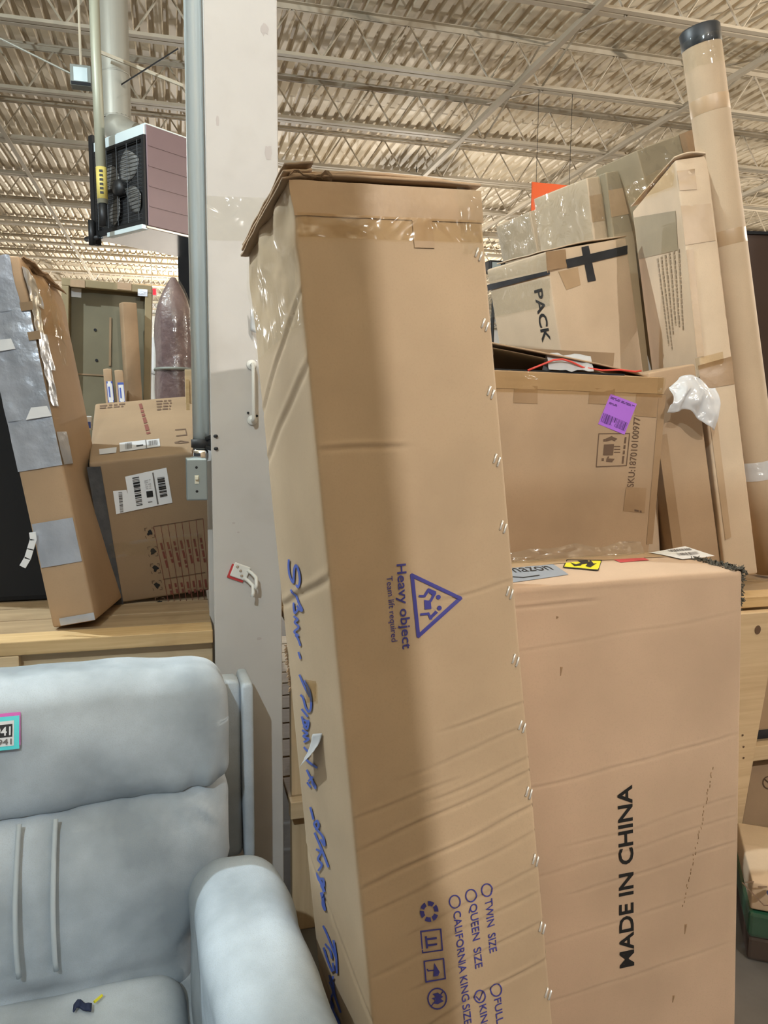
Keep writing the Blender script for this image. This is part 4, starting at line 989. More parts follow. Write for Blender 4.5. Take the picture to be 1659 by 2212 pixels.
# white strap tail hanging on its left side
pts = [at_y(x, y, 2.24) for x, y in ((70, 1150), (72, 1165), (66, 1185), (60, 1205), (50, 1222))]
g = G()
for i in range(len(pts) - 1): g.bar(pts[i], pts[i + 1] + (pts[i + 1] - pts[i]) * 0.15, 0.017, 0.002, (0, 1, 0))
tag(g.build('strap_tail', 'paper', None, False, bevel=0.0006), 'short white strap tail hanging against the black panel at far left', 'strap')

# black upholstered panel at the far left and another behind the labelled carton
a = at_y(-120, 870, 2.62); b = at_y(118, 1330, 2.62)
t = thing('black_headboard', 'black upholstered panel standing behind the duct taped carton', 'headboard', (0, 2.62, ST))
G().box(a.x, b.x - 0.0, 0, 0.08, 0, 0.67).build('padded_panel', 'black_cloth', t, bevel=0.02)
G().box(a.x - 0.02, a.x + 0.055, -0.03, 0.1, 0, 0.06).build('foot_rail', 'brown_dark', t, bevel=0.006)
# labelled carton
PLb = [-0.2141, 2.519, 1.004, 0.2747, -0.096, 0.0327, 0.46, 0.6722, 0.4778]
Lb = Carton('labelled_carton', PLb, 'brown carton with white barcode labels and black taped left edge, left of the switch box', mat='card_dark', r=0.010, amp=0.003, bulge=0.004, seed=211, res=0.03)
z7 = zoom(160, 840, 4.3375); w, d, h = Lb.w, Lb.d, Lb.h
Lb.pquad('front', z7([(118, 730), (248, 725), (480, 2120), (372, 2120)]), 'tape_grey', 'corner_tape', 0.002, 10, wr=0.002)
Lb.rect('left', 0.0, 0.07, 0.0, h - 0.01, 'tape_grey', 'corner_tape', 0.002, 8, wr=0.002)
lab = Lb.pquad('front', z7([(395, 1170), (560, 1135), (490, 942), (365, 955)]), 'paper', 'shipping_label', 0.0022, 4)
Lb.barcode('front', z7([(415, 965), (450, 962), (462, 1150), (432, 1155)]), 'ink_grey', 'barcode', 24, lab, 0.0034, along=1)
lab = Lb.pquad('front', z7([(530, 1140), (920, 1060), (865, 735), (478, 820)]), 'paper', 'shipping_label', 0.0030, 6)
Lb.barcode('front', z7([(545, 830), (608, 818), (642, 1085), (585, 1095)]), 'ink_black', 'barcode', 24, lab, 0.0044, along=1)
Lb.barcode('front', z7([(778, 830), (845, 818), (875, 995), (805, 1010)]), 'ink_black', 'barcode', 20, lab, 0.0044, along=1, seed=6)
Lb.ppoly('front', [z7([(675, 955), (735, 948), (742, 1003), (682, 1012)])], 'ink_black', 'black_square', 0.0044, lab)
Lb.lines('front', [z7([(738, 785), (785, 1070)])], 3.2, 'ink_grey', 'label_rule', 0.0044, lab)
Lb.lines('front', [z7([(695, 1055), (730, 1050)])], 1.4, 'ink_black', 'label_dash', 0.0044, lab)
Lb.rows('front', z7([(655, 850), (715, 835), (735, 930), (672, 940)]), 'paper_grey', 'small_print', 5, 2, lab, 0.0044, 0.5)
lab = Lb.pquad('top', z7([(240, 620), (395, 600), (400, 550), (235, 570)]), 'paper_grey', 'paper_label', 0.002, 4)
lab = Lb.pquad('top', z7([(430, 592), (808, 545), (800, 475), (425, 512)]), 'paper_grey', 'paper_label', 0.002, 4)
Lb.barcode('top', z7([(480, 570), (540, 563), (540, 510), (480, 516)]), 'ink_grey', 'barcode', 12, lab, 0.003)
Lb.barcode('top', z7([(700, 540), (790, 530), (780, 490), (700, 498)]), 'ink_grey', 'barcode', 16, lab, 0.003, seed=8)
Lb.lines('top', [z7([(588, 542), (645, 535)])], 2.6, 'ink_black', 'label_rule', 0.003, lab); Lb.lines('top', [z7([(672, 490), (680, 555)])], 2.4, 'ink_grey', 'label_rule', 0.003, lab)
Lb.rows('top', z7([(635, 140), (720, 430), (680, 440), (605, 150)]), 'ink_red', 'printed_lines', 1, 6, None, 0.0016, 0.9)
Lb.rows('top', z7([(240, 150), (480, 130), (480, 175), (240, 190)]), 'ink_brown', 'printed_lines', 2, 4, None, 0.0016, 0.6)
Lb.rows('top', z7([(770, 115), (920, 105), (930, 210), (780, 220)]), 'ink_brown', 'printed_lines', 4, 3, None, 0.0016, 0.5)
Lb.lines('top', [z7([(950, 395), (1045, 388), (1055, 440), (960, 450)]), z7([(945, 510), (1000, 495), (1070, 505), (1000, 515), (945, 512)])], 2.0, 'ink_brown', 'printed_mark')
# printed table with pictograms on the near face
rows_ = [z7([(745 + 14 * 0, 1285), (1205, 1210)]), z7([(890, 2030), (1250, 1968)]), z7([(835, 1783), (1225, 1715)])]
cols_ = [z7([(745 + k * 66, 1285 - k * 10.5), (890 + k * 55, 2030 - k * 9)]) for k in range(8)]
Lb.lines('front', rows_, 1.6, 'ink_brown', 'printed_table'); Lb.lines('front', cols_, 1.2, 'ink_red', 'table_lines')
for k in range(7):
    Lb.rows('front', z7([(800 + k * 62, 1440 - k * 8), (870 + k * 58, 1700 - k * 8), (895 + k * 58, 1695 - k * 8), (825 + k * 62, 1436 - k * 8)]), 'ink_red', 'table_print', 1, 4, None, 0.0019, 0.8, 20 + k)
    Lb.rows('front', z7([(880 + k * 56, 1830 - k * 8), (910 + k * 54, 1960 - k * 8), (935 + k * 54, 1955 - k * 8), (905 + k * 56, 1826 - k * 8)]), 'ink_red', 'table_print', 1, 2, None, 0.0019, 0.8, 30 + k)
for k, (x, y) in enumerate(((708, 1345), (738, 1520), (762, 1680), (778, 1840), (808, 2000))):
    Lb.ppoly('front', [z7([(x + 26 * math.cos(2 * PI * q / 9) * (1 + 0.4 * math.sin(q * 2.3 + k)), y + 26 * math.sin(2 * PI * q / 9) * (1 + 0.4 * math.cos(q * 1.7 + k))) for q in range(9)])], 'ink_black', 'pictogram')
    Lb.lines('front', [z7([(x - 45, y - 20), (x - 48, y - 42), (x - 25, y - 46)]), z7([(x + 25, y + 42), (x + 48, y + 38), (x + 44, y + 16)]), z7([(x - 30, y + 50), (x - 40, y + 30)]), z7([(x + 40, y - 28), (x + 34, y - 48), (x + 16, y - 46)])], 1.3, 'ink_brown', 'pictogram_corners')
Lb.rect('front', 0.02, 0.30, 0.165, 0.215, 'film_clear', 'clear_tape', 0.003, 12, wr=0.004, ws=30)
# support for the tilted carton: a low carton under its far edge
Carton('support_carton', [-0.20, 2.86, ST + 0.006, 0, 0, 0.03, 0.42, 0.28, 0.07], 'low carton propping up the far edge of the labelled carton', mat='card_dark', seed=215, res=0.08)

# ---------------------------------------------------------------- second row rack far behind on the left
def far_rack(x0, x1, y0, y1, z, label):
    t = thing('wooden_rack', label, 'rack', ((x0 + x1) / 2, y0, 0)); ox = (x0 + x1) / 2
    board('shelf_edge_board', t, x0 - ox, x1 - ox, 0, 0.038, z - 0.09, z, 'wood_old'); y = 0.04
    while y < y1 - y0:
        board('deck_board', t, x0 - ox, x1 - ox, y, y + 0.138, z - 0.024, z - 0.001, 'wood_old'); y += 0.146
    for xx in (x0 + 0.05, x1 - 0.05):
        for yy in (0.06, y1 - y0 - 0.1): board('post', t, xx - ox - 0.044, xx - ox + 0.044, yy, yy + 0.038, 0, z - 0.025, 'wood_old')
    return t
far_rack(-3.0, 0.95, 4.55, 5.75, 1.36, 'wooden rack in the second row behind the labelled carton')
far_rack(2.0, 4.2, 4.45, 5.3, 1.0, 'wooden rack in the second row under the film swathed carton')
# large shallow crate lid / panel carton
a = at_y(118, 600, 5.0); b = at_y(313, 628, 5.0); ang = 0.0
t = thing('panel_carton', 'big olive brown cardboard tray panel standing in the second row', 'box', ((a.x + b.x) / 2, 5.0, 1.372), (0, math.radians(2.5), 0))
pw = (b.x - a.x) / 2; ph = (a.z + b.z) / 2 - 1.361
G().box(-pw, pw, 0.02, 0.10, 0, ph).build('back_panel', 'card_moss', t, bevel=0.006)
for nm_, e in (('top_rim', (-pw, pw, -0.05, 0.02, ph - 0.045, ph)), ('side_rim', (pw - 0.04, pw, -0.05, 0.02, 0.0, ph - 0.045)), ('side_rim', (-pw, -pw + 0.04, -0.05, 0.02, 0.0, ph - 0.045))):
    G().box(*e).build(nm_, 'card_moss_edge', t, bevel=0.004)
def tp(x, y, Y=5.0):
    q = at_y(x, y, Y); M_ = t.matrix_basis if False else (Matrix.Translation(t.location) @ t.rotation_euler.to_matrix().to_4x4()); return M_.inverted() @ q
q = tp(164, 630); G().box(q.x - 0.028, q.x + 0.028, 0.016, 0.0195, q.z - 0.03, q.z + 0.03).build('paper_label', 'paper', t)
q = tp(238, 685); q2 = tp(240, 790); G().box(q.x - 0.006, q.x + 0.006, 0.014, 0.0195, q2.z, q.z).build('slot', 'card_core', t)
q = tp(178, 808); G().box(q.x - 0.06, q.x + 0.16, 0.0155, 0.0195, q.z - 0.004, q.z + 0.004).build('panel_seam', 'card_core', t)
for x, y in ((205, 712), (208, 778)): q = tp(x, y); G().lathe([(0.0001, 0.001), (0.009, 0.001)], 10, Matrix.Translation((q.x, 0.018, q.z)) @ Matrix.Rotation(PI / 2, 4, 'X')).build('hand_hole', 'black_cloth', t)
for x, y in ((170, 612), (270, 618)): q = tp(x, y); G().box(q.x - 0.04, q.x + 0.04, -0.053, -0.050, q.z - 0.03, q.z + 0.012).build('packing_tape', 'tape_brown', t)
q = tp(308, 635); G().box(q.x - 0.025, q.x + 0.03, -0.054, -0.050, q.z - 0.02, q.z + 0.02).build('duct_tape_band', 'duct_tape', t)
# tall dark strip carton and two small cartons with blue labels in front of the panel
a = at_y(275, 655, 4.9); b = at_y(303, 868, 4.9)
c = Carton('strip_carton', [a.x, 4.86, 1.361, 0, -0.03, 0.35, 0.085, 0.07, a.z - 1.361], 'narrow dark brown carton standing against the olive panel', mat='card_core', seed=221, res=0.06)
for k, (x0, x1, y0, lb) in enumerate(((233, 256, 797, 'small slim carton with blue edged label, left of two'), (257, 280, 800, 'small slim carton with blue edged label, right of two'))):
    a = at_y(x0, y0, 4.72); b = at_y(x1, 868, 4.72)
    c = Carton('small_carton', [a.x + 0.004, 4.72, 1.361, 0, -0.06, 0.05, (b.x - a.x) * 0.86, 0.075, a.z - 1.361], lb, mat='card_brown', seed=231 + k, res=0.05, r=0.004)
    lab = c.rect('front', c.w * 0.24, c.w * 0.98, c.h * 0.62, c.h * 0.86, 'paper', 'blue_label', 0.002, 3)
    g = G(); 
    for (u0_, u1_, v0_, v1_) in ((0.24, 0.98, 0.62, 0.645), (0.24, 0.98, 0.835, 0.86), (0.24, 0.30, 0.62, 0.86), (0.92, 0.98, 0.62, 0.86), (0.42, 0.6, 0.68, 0.80)):
        g.poly([c.pt('front', c.w * u, c.h * v, 0.003) for u, v in ((u0_, v0_), (u1_, v0_), (u1_, v1_), (u0_, v1_))])
    g.build('label_print', 'pen_blue', lab)
# plum coloured furniture shrouded in film
a = at_y(336, 868, 4.1); b = at_y(424, 868, 4.1); top = at_y(378, 594, 4.1)
t = thing('shrouded_chair', 'plum upholstered furniture shrouded in clear film left of the conduit', 'furniture', ((a.x + b.x) / 2, 4.1, 1.36))
hw_ = (b.x - a.x) / 2; hh = top.z - 1.36
def fn(s, v):
    an = 2 * PI * s; pr = (1 - 0.12 * v) if v < 0.70 else (0.916 - 0.80 * ((v - 0.70) / 0.30) ** 2.2)
    rr = max(0.04, pr) * (1 + 0.10 * nz(math.cos(an) * 2.2, math.sin(an) * 2.2, v * 6))
    return Vector((hw_ * rr * math.cos(an) * 1.05 - 0.00, 0.16 * rr * math.sin(an), hh * v * 0.985))
G().grid(fn, 28, 26).build('upholstery', 'plum', t, True)
def fn2(s, v): p = fn(s, v); k = 1.06 + 0.05 * nz(s * 12, v * 9, 6); return Vector((p.x * k, p.y * k, p.z * 1.015 + 0.004))
G().grid(fn2, 36, 30).build('plastic_wrap', 'film_wrap', t, True)
for vv in (0.5,): G().tube([(hw_ * 0.98 * math.cos(2 * PI * k / 20) * (1 - max(0, vv - 0.6) * 0.6), 0.165 * math.sin(2 * PI * k / 20) * (1 - max(0, vv - 0.6) * 0.6), hh * vv) for k in range(21)], 0.008, 6).build('tie_band', 'slate', t, True)
far_rack(-0.62, 0.28, 3.92, 4.4, 1.358, 'narrow wooden rack carrying the film shrouded furniture')
# green crate, white sheeted stack, black panel in the distance
a = at_y(309, 768, 4.6); b = at_y(345, 862, 4.6)
t = thing('green_crate', 'dark green crate in the shadow left of the shrouded furniture', 'crate', ((a.x + b.x) / 2, 4.62, 1.361))
G().box(-(b.x - a.x) / 2, (b.x - a.x) / 2, 0, 0.3, 0, 0.17).build('crate_body', 'green_wrap', t, bevel=0.006); G().box(-(b.x - a.x) / 2 - 0.006, (b.x - a.x) / 2 + 0.006, -0.006, 0.306, 0.17, 0.20).build('crate_rim', 'brown_dark', t, bevel=0.004)
a = at_y(300, 730, 7.5); b = at_y(352, 800, 7.5)
c = Carton('pale_carton', [a.x, 7.5, 0.0, 0, 0, 0, b.x - a.x, 0.4, a.z], 'pale grey carton under white sheet beyond the shrouded furniture', mat='paint_cream', seed=241, res=0.2)
def fn(s, v): return Vector((-0.02 + (c.w + 0.04) * s, -0.012 - 0.01 * nz(s * 5, v * 5, 2), c.h * (0.86 + 0.145 * v) + 0.01 * nz(s * 7, 0, 3)))
G().grid(fn, 10, 6).build('white_sheet', 'paper', c.root, True, solid=0.003)
a = at_y(384, 545, 9.0); b = at_y(402, 640, 9.0)
t = thing('black_mattress', 'tall black slab standing far behind, just left of the conduit', 'mattress', (a.x, 9.0, 0))
G().box(0, 0.45, 0, 0.1, 0, a.z).build('mattress_body', 'black_cloth', t, bevel=0.01); G().box(-0.02, 0.47, -0.02, 0.12, 0, 0.08).build('mattress_base', 'dark_metal', t)
# exit sign
a = at_y(319, 623, 18.43); b = at_y(337, 637, 18.43)
t = thing('exit_sign', 'small glowing red sign high on the far side', 'sign', ((a.x + b.x) / 2, 18.43, b.z))
ew = (b.x - a.x) / 2; eh = a.z - b.z
G().box(-ew - 0.02, ew + 0.02, 0.01, 0.06, -0.02, eh + 0.02).build('sign_housing', 'white_paint', t); G().box(-ew, ew, 0, 0.01, 0, eh).build('sign_face', 'exit_red', t); G().tube([(0, 0.03, eh), (0, 0.03, DECK - JD - b.z)], 0.008, 6).build('sign_stem', 'white_paint', t)
# small board leaning behind the conduit
a = at_y(399, 798, 2.42); b = at_y(413, 872, 2.42)
t = thing('wood_offcut', 'pale wood offcut wedged behind the conduit above the labelled carton', 'board', (a.x, 2.42, b.z))
G().box(0, 0.085, 0, 0.02, 0, a.z - b.z).build('offcut_board', 'wood_pale', t, bevel=0.002); G().box(0.002, 0.012, -0.012, 0.0, -0.02, a.z - b.z - 0.03).build('offcut_strip', 'wood_pine', t)
# small white gadget on the carton's far left corner
a = at_y(191, 905, 2.95)
t = thing('tape_roll', 'tiny white and blue tape stub on the far left corner of the labelled carton', 'tape', (a.x, 2.95, a.z - 0.02))
G().box(-0.012, 0.012, -0.01, 0.01, -0.02, 0.03).build('stub_body', 'paper', t, bevel=0.003); G().box(-0.008, 0.008, -0.0115, -0.009, -0.012, 0.01).build('stub_print', 'pen_blue', t)

# black totes added under the racks to stand in for shade in the gaps
for k, (xx, yy, ww, hh_, lb) in enumerate(((0.41, 2.30, 0.40, 0.40, 'black tote added on the floor to darken the gap behind the tall carton'), (0.405, 2.24, 0.42, 0.46, 'black tote added on the lower shelf to darken the gap behind the tall carton'), (-0.62, 2.26, 0.55, 0.40, 'black tote added on the floor to darken the gap behind the recliner'))):
    zz = 0.453 if k == 1 else 0.002
    if k == 1: hh_ = 0.38
    t = thing('dark_filler_tote', lb, 'tote', (xx, yy, zz))
    G().box(0, ww, 0, 0.45, 0, hh_ - 0.03).build('tote_body', 'black_cloth', t, bevel=0.015); G().box(-0.012, ww + 0.012, -0.012, 0.462, hh_ - 0.03, hh_ - 0.005).build('tote_lid', 'rubber', t, bevel=0.006)

# ================================================================ HEATER UNDER THE ROOF
PH = [-0.5534, 6.4729, 2.95, 0.0, 0.0, -0.9287, 0.6375, 0.8, 0.69]
t = thing('unit_heater', 'hanging unit heater with fan grille and mauve side panel left of the conduit', 'heater', PH[:3], PH[3:6])
w, d, h = PH[6:9]
G().box(0, w, 0.02, d, 0, h).build('casing', 'fan_grey', t, bevel=0.008)
G().box(w, w + 0.012, 0.0, d, 0.0, h).build('side_panel', 'mauve', t, bevel=0.004)
for k in range(1, 5): G().box(w + 0.0125, w + 0.016, 0.01, d - 0.01, h * k / 5 - 0.004, h * k / 5 + 0.004).build('panel_rib', 'mauve', t)
G().box(0.0, w, 0.0, d, h, h + 0.012).build('top_cap', 'galvanized', t); G().box(0.0, w, -0.015, 0.02, h * 0.90, h).build('top_cowl', 'galvanized', t, bevel=0.004)
G().box(0.0, w + 0.01, -0.02, d, -0.02, 0).build('drip_pan', 'chrome', t, bevel=0.004)
G().box(w * 0.3, w, -0.05, 0.0, -0.03, 0.005).build('burner_tray', 'galvanized', t, bevel=0.006)
for e in ((0, 0.03, -0.02, 0.02, 0, h * 0.9), (w - 0.03, w, -0.02, 0.02, 0, h * 0.9), (0.03, w - 0.03, -0.02, 0.02, h * 0.86, h * 0.9), (0.03, w - 0.03, -0.02, 0.02, 0.0, 0.04)): G().box(*e).build('grille_frame', 'dark_metal', t)
G().box(0.03, w - 0.03, 0.012, 0.02, 0.04, h * 0.86).build('fan_backing', 'rubber', t)
fc = Vector((w / 2 + 0.02, -0.012, h * 0.44)); FR_ = 0.27
for k in range(4):
    a0 = PI / 4 + k * PI / 2 + 0.2
    def fn(s, v, a0=a0):
        r_ = 0.05 + (FR_ - 0.05) * s; a = a0 + (v - 0.5) * (0.5 + 0.55 * math.sin(PI * min(1, s * 0.9 + 0.1))); return fc + Vector((r_ * math.cos(a), 0.006 - 0.03 * (v - 0.5), r_ * math.sin(a)))
    G().grid(fn, 8, 6).build('fan_blade', 'fan_grey', t, True, solid=0.003)
G().lathe([(0.0001, 0.05), (0.05, 0.045), (0.06, 0.02), (0.06, -0.01)], 16, Matrix.Translation(fc) @ Matrix.Rotation(PI / 2, 4, 'X')).build('fan_motor', 'dark_metal', t, True)
g = G()
for k in range(22): g.tube([(0.03, -0.03, 0.05 + (h * 0.8) * k / 21), (w - 0.03, -0.03, 0.05 + (h * 0.8) * k / 21)], 0.0022, 4, False)
for k in range(5): g.tube([(0.06 + (w - 0.12) * k / 4, -0.032, 0.04), (0.06 + (w - 0.12) * k / 4, -0.032, h * 0.86)], 0.0025, 4, False)
g.build('wire_guard', 'dark_metal', t)
G().box(-0.06, -0.01, -0.02, 0.03, -0.05, h + 0.06).build('hanger_channel', 'dark_metal', t)
g = G(); g.tube([(-0.12, -0.03, 0.0), (0.05, -0.03, -0.01)], 0.02, 8); g.tube([(-0.01, -0.05, -0.06), (-0.01, -0.05, 0.12)], 0.025, 8); g.build('gas_valve', 'dark_metal', t, True)
G().box(w + 0.013, w + 0.018, d * 0.55, d * 0.98, 0.03, 0.10).build('yellow_tag', 'yellow_tag', t)
MH = Matrix.Translation(Vector(PH[:3])) @ Euler(PH[3:6], 'XYZ').to_matrix().to_4x4(); MHi = MH.inverted()
# flue: vertical pipe from the roof, elbow into the back top
a = at_y(242, 95, 6.75); b = at_y(250, 262, 6.75); e_ = at_y(278, 298, 6.55)
RF = 0.118
t2 = thing('flue_pipe', 'fat pale flue duct with an elbow above the hanging heater', 'duct', (0, 0, 0))
G().tube([(b.x, 6.75, DECK - 0.02), (b.x, 6.75, b.z + 0.0)], RF, 20, False).build('straight_run', 'duct_grey', t2, True)
G().tube([(b.x, 6.75, b.z + 0.002), (b.x + 0.02, 6.74, b.z - 0.06), (b.x + 0.07, 6.71, b.z - 0.115), (b.x + 0.15, 6.66, b.z - 0.15), (b.x + 0.22, 6.62, b.z - 0.19)], [RF * 1.02, RF * 1.03, RF * 1.03, RF * 1.02, RF], 20).build('elbow', 'duct_grey', t2, True)
for zz in (0.01, 0.34): G().lathe([(RF * 1.01, 0), (RF * 1.05, 0.006), (RF * 1.01, 0.012)], 20, Matrix.Translation((b.x, 6.75, b.z + zz))).build('seam_ring', 'duct_grey', t2, True)
# gas pipe
a = at_y(207, 110, 6.15); b = at_y(222, 440, 6.15)
t2 = thing('gas_pipe', 'pale green gas pipe with yellow marker running down beside the heater', 'pipe', (b.x, 6.15, b.z))
G().tube([(a.x - b.x, 0, DECK - b.z - 0.1), (a.x - b.x, 0, a.z - b.z), (0, 0, 0)], 0.036, 12).build('pipe_body', 'pipe_green', t2, True)
G().tube([(0, 0, -0.16), (0, 0, 0.01)], 0.030, 10).build('drip_leg', 'dark_metal', t2, True)
k0 = 0.03; k1 = 0.25; vx = (a.x - b.x) / (a.z - b.z)
G().tube([(vx * k0, 0, k0), (vx * k1, 0, k1)], 0.038, 12).build('yellow_marker', 'yellow_tag', t2, True)
g = G()
for k in range(6): z_ = k0 + 0.03 + k * 0.03; g.box(vx * z_ - 0.012, vx * z_ + 0.012, -0.0395, -0.038, z_, z_ + 0.016)
g.build('marker_print', 'ink_black', t2)
# junction box
a = at_y(174, 162, 6.6)
t2 = thing('junction_box', 'small grey junction box with open dark underside left of the flue duct', 'electrical box', (a.x, 6.6, a.z))
G().box(-0.075, 0.075, 0, 0.10, -0.075, 0.075).build('box_body', 'slate', t2, bevel=0.004); G().box(-0.05, 0.05, -0.004, 0.0, -0.045, 0.055).build('box_cover', 'galv_box', t2); G().box(-0.07, 0.07, -0.006, 0.0, -0.072, -0.05).build('box_slot', 'black_cloth', t2)
G().tube([(0, 0.05, 0.075), (0, 0.05, DECK - a.z - 0.02)], 0.01, 6).build('box_stem', 'paint_joist', t2); G().tube([(-0.07, 0.05, 0.02), (-0.6, 0.2, 0.28), (-1.2, 0.25, 0.45)], 0.008, 6, False).build('cable', 'duct_grey', t2, True)
# hanging rods of the heater, one of them slanting
for pth, r_ in (([(262, 183, 6.4), (385, 105, 6.4)], 0.006), ([(215, 112, 6.5), (395, 185, 6.5)], 0.014)):
    G().tube([at_y(*p) for p in pth], r_, 6).build('hanger_rod', 'paint_joist' if r_ > 0.01 else 'dark_metal', ceiling)

# ================================================================ RECLINER
RC = thing('recliner', 'light grey fabric recliner with rounded arm and piped back cushion', 'armchair', (-0.335, 1.30, 0.0), (0, 0, math.radians(2.5)))
def cushion(name, x0, x1, y0, y1, z0, z1, r, fn=None, n=26, mat='fabric', par=None, lean=0.0, amp=0.006, seed=0):
    """soft rounded block; lean shifts y with height"""
    def ax(a, b):
        k = n; return [a + (b - a) * (0.5 - 0.5 * math.cos(PI * i / k)) for i in range(k + 1)]
    X, Y, Z = ax(x0, x1), ax(y0, y1), ax(z0, z1)
    g = G()
    def mp(p):
        q = Vector((min(max(p.x, x0 + r), x1 - r), min(max(p.y, y0 + r), y1 - r), min(max(p.z, z0 + r), z1 - r)))
        dv = p - q; nn = dv.normalized() if dv.length > 1e-9 else Vector((0, 0, 0))
        p2 = q + nn * r
        p2 += nn * amp * (nz(p2.x * 5, p2.y * 5 + seed, p2.z * 5) + 0.5 * nz(p2.x * 11, p2.y * 11 + seed, p2.z * 11))
        if fn: p2 = fn(p2, nn)
        p2.y += lean * (p2.z - z0)
        return p2
    def put(U, V, mk, flip):
        vs = [mp(mk(a, b)) for b in V for a in U]; m = len(U)
        fs = []
        for j in range(len(V) - 1):
            for i in range(m - 1):
                q = (j * m + i, j * m + i + 1, (j + 1) * m + i + 1, (j + 1) * m + i); fs.append(q[::-1] if flip else q)
        g.add(vs, fs)
    put(X, Z, lambda a, b: Vector((a, y0, b)), False); put(X, Z, lambda a, b: Vector((a, y1, b)), True)
    put(Y, Z, lambda a, b: Vector((x0, a, b)), True); put(Y, Z, lambda a, b: Vector((x1, a, b)), False)
    put(X, Y, lambda a, b: Vector((a, b, z1)), False); put(X, Y, lambda a, b: Vector((a, b, z0)), True)
    return g.build(name, mat, par or RC, True, weld=True)
HWB = 0.445
# headrest cushion: bulges forward, gathered along its lower seam
def hfn(p, nn):
    u = p.x / HWB
    if nn.y < 0.2:
        p.y -= 0.035 * math.cos(u * 1.35) * math.sin(PI * min(1, max(0, (p.z - 0.73) / 0.28)))
        k = math.exp(-((p.z - 0.750) / 0.045) ** 2); p.y += 0.011 * k * (abs(nz(p.x * 26, 3.1, p.z * 6)) * 2 - 0.5) * (0.4 + abs(u))
    if p.z < 0.82: p.z -= 0.030 * (1 - u * u) * (0.82 - p.z) / 0.085
    p.y += 0.010 * nz(p.x * 3.2, p.z * 4.0, 9) + 0.004 * nz(p.x * 8 + p.z * 9, p.z * 3, 4)
    p.z += 0.010 * (1 - u * u) - 0.012 * max(0, abs(u) - 0.85) / 0.15 * (1 if p.z > 0.9 else 0)
    return p
hd = cushion('headrest_cushion', -HWB, HWB + 0.012, 0.42, 0.60, 0.735, 1.012, 0.055, hfn, 48, amp=0.007, seed=2, lean=0.12)
def bfn(p, nn):
    u = p.x / HWB
    if nn.y < 0.2:
        t_ = min(1, max(0, (p.z - 0.36) / 0.40))
        p.y -= 0.075 * math.cos(u * 1.3) * (math.sin(PI * min(1, t_ * 0.92 + 0.06)) ** 0.8)
        k = math.exp(-((p.z - 0.72) / 0.07) ** 2); p.y += 0.014 * k * (abs(nz(p.x * 18 + p.z * 12, 1.7, p.z * 8)) * 2 - 0.5) * (0.35 + abs(u)); p.y += 0.012 * nz(p.x * 3.5, p.z * 3.0, 6) + 0.004 * nz(p.x * 9 - p.z * 10, p.z * 4, 2)
        for c0 in (0.004, 0.076): p.y += 0.010 * math.exp(-((p.x - c0) / 0.012) ** 2) * (1 if p.z > 0.42 else 0.3)
    if p.z > 0.70: p.z -= 0.030 * (1 - u * u) * (p.z - 0.70) / 0.065
    if p.z < 0.56: p.x *= 1 - 0.20 * min(1, (0.56 - p.z) / 0.16)
    return p
bk = cushion('back_cushion', -HWB, HWB + 0.01, 0.36, 0.56, 0.26, 0.765, 0.075, bfn, 60, amp=0.006, seed=5, lean=0.16)
def backface_y(x, z):
    u = x / HWB; t_ = min(1, max(0, (z - 0.36) / 0.40)); return 0.36 - 0.075 * math.cos(u * 1.3) * (math.sin(PI * min(1, t_ * 0.92 + 0.06)) ** 0.8) + 0.16 * (z - 0.37)
for c0 in (0.004, 0.076):
    pts = [(c0 + 0.004 * math.sin(z * 9), backface_y(c0, z) - 0.002 + 0.008, z) for z in [0.43 + 0.30 * k / 18 for k in range(19)]]
    G().tube(pts, 0.0055, 8).build('piping', 'piping', RC, True)
cushion('seat_cushion', -0.335, 0.335, -0.42, 0.36, 0.22, 0.378, 0.065, None, 30, amp=0.008, seed=8)
for s in (1, -1):
    def afn(p, nn):
        q = Vector(p)
        tz = max(0, (p.z - 0.42) / 0.2)
        q.x += 0.012 * nz(p.y * 6, p.z * 6, 3)
        q.z -= 0.03 * max(0, (0.05 - p.y)) * tz + 0.02 * ((p.y - 0.30) / 0.1 if p.y > 0.30 else 0) * tz
        q.z += 0.012 * math.sin(p.y * 16 + 1) * tz * 0.5
        q.x += s * 0.09 * max(0, 0.42 - p.y) / 0.9 * 0.6
        return q
    x0, x1 = (0.345, 0.55) if s > 0 else (-0.55, -0.345)
    cushion('armrest', x0, x1, -0.50, 0.39, 0.02, 0.625, 0.085, afn, 34, amp=0.006, seed=11 + s)
# outer back shell with side wings
cushion('back_shell', -0.50, 0.505, 0.62, 0.70, 0.44, 0.925, 0.02, None, 14, amp=0.002, seed=15)
cushion('shell_side', 0.505, 0.535, 0.60, 0.74, 0.44, 0.92, 0.012, None, 10, amp=0.001, seed=16)
cushion('base', -0.50, 0.50, -0.42, 0.60, 0.03, 0.31, 0.03, None, 10, amp=0.002, seed=17)
NV = (Matrix.Translation(RC.location) @ RC.rotation_euler.to_matrix().to_4x4()).inverted() @ at_z(160, 2172, 0.385)
def fn(s, v): return Vector((NV.x + 0.035 * s, NV.y - 0.02 * v + 0.01 * math.sin(s * 5), 0.386 + 0.004 * math.sin(s * 9)))
G().grid(fn, 6, 5).build('navy_strap', 'navy', RC, True, solid=0.004); G().tube([(NV.x + 0.04, NV.y - 0.01, 0.391), (NV.x + 0.055, NV.y + 0.004, 0.392)], 0.003, 6).build('yellow_end', 'yellow', RC)
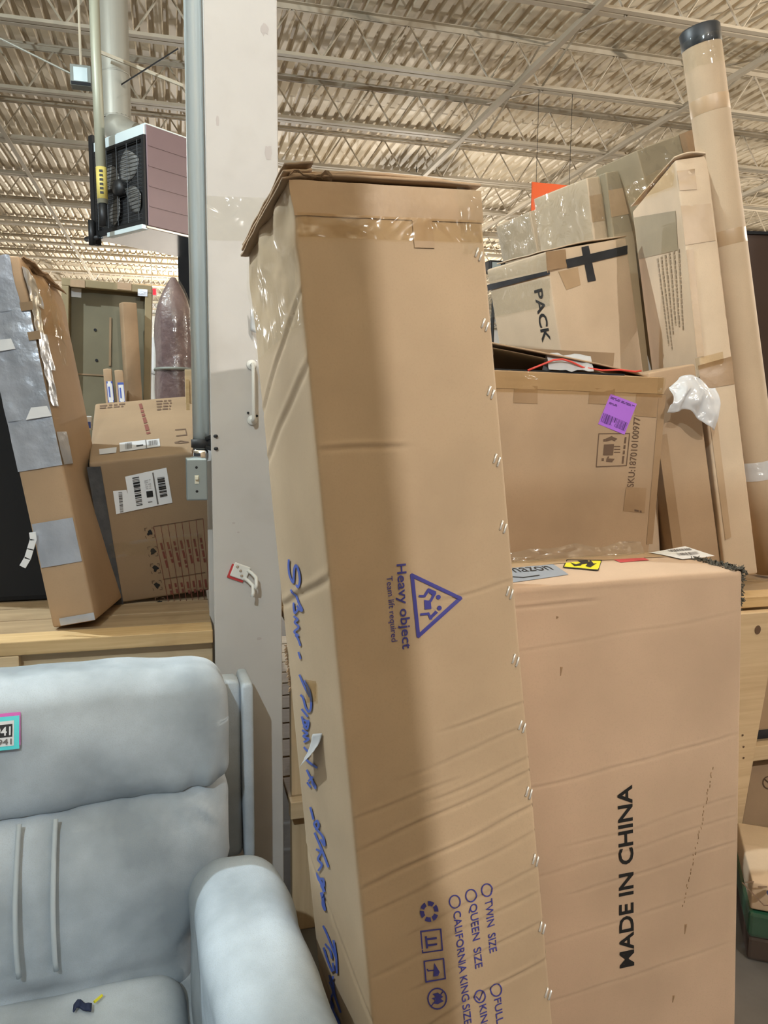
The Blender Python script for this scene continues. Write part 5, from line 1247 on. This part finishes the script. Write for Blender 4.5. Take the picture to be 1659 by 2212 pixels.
# lot sticker on the headrest
MR = Matrix.Translation(RC.location) @ RC.rotation_euler.to_matrix().to_4x4()
def head_y(x, z): u = x / HWB; return 0.42 - 0.035 * math.cos(u * 1.35) * math.sin(PI * min(1, max(0, (z - 0.73) / 0.28))) + 0.12 * (z - 0.735)
def rp(px_, py_):
    o = MR.inverted() @ EYE; dd = MR.inverted().to_3x3() @ ray(px_, py_); tt = (0.405 - o.y) / dd.y; p = o + dd * tt; return p
st = rp(40, 1550); sb = rp(40, 1613)
def stick(name, x0, x1, z0, z1, mat, lift, par):
    def fn(s, v): x = x0 + (x1 - x0) * s; z = z0 + (z1 - z0) * v; return Vector((x, head_y(x, z) - lift, z))
    return G().grid(fn, 6, 6).build(name, mat, par, True)
x1 = st.x; x0 = x1 - 0.10; z1_ = st.z; z0_ = sb.z
lab = stick('lot_sticker', x0 - 0.004, x1 + 0.002, z0_ + 0.006, z1_ + 0.006, 'magenta', 0.011, RC)
stick('cyan_border', x0, x1, z0_, z1_, 'cyan', 0.0125, lab); stick('white_panel', x0 + 0.007, x1 - 0.010, z0_ + 0.008, z1_ - 0.008, 'paper', 0.0138, lab); stick('black_band', x0 + 0.010, x1 - 0.013, z0_ + 0.026, z1_ - 0.014, 'ink_black', 0.015, lab)
def rtext(s, xa, xb, za, zb, mat):
    vs, fs, a, b, cap = text_geo(s, 0.02); out = []
    for v in vs:
        x = xa + (xb - xa) * (v.x - a) / (b - a); z = za + (zb - za) * v.y / cap; out.append(Vector((x, head_y(x, z) - 0.0162, z)))
    G().add(out, fs).build('sticker_number', mat, lab)
rtext('31941', x1 - 0.068, x1 - 0.016, z0_ + 0.030, z1_ - 0.018, 'paper'); rtext('31941', x1 - 0.062, x1 - 0.014, z0_ + 0.012, z0_ + 0.023, 'ink_grey')

# ================================================================ UNSEEN STACK ADDED FOR ITS SHADOW, behind the photographer
# its edge throws the long soft shadow down the left half of the tall carton
for k, (zz, hh_) in enumerate(((0.002, 1.15), (1.156, 1.15), (2.310, 1.0))):
    off = -0.065 * (zz + 0.0)
    Carton('shade_stack_carton', [-1.45 + SHADE_STACK_X + off, -1.45, zz, 0, 0, 0, 1.45, 0.85, hh_], ('unseen carton at the foot of the stack added behind the camera', 'unseen carton in the middle of the stack added behind the camera', 'unseen carton on top of the stack added behind the camera')[k], mat='card_tan', seed=301 + k, res=0.15, amp=0.0, bulge=0.0, group='unseen stack added for its shadow',
           shape=lambda p: Vector((p.x - 0.0565 * p.z, p.y, p.z)))
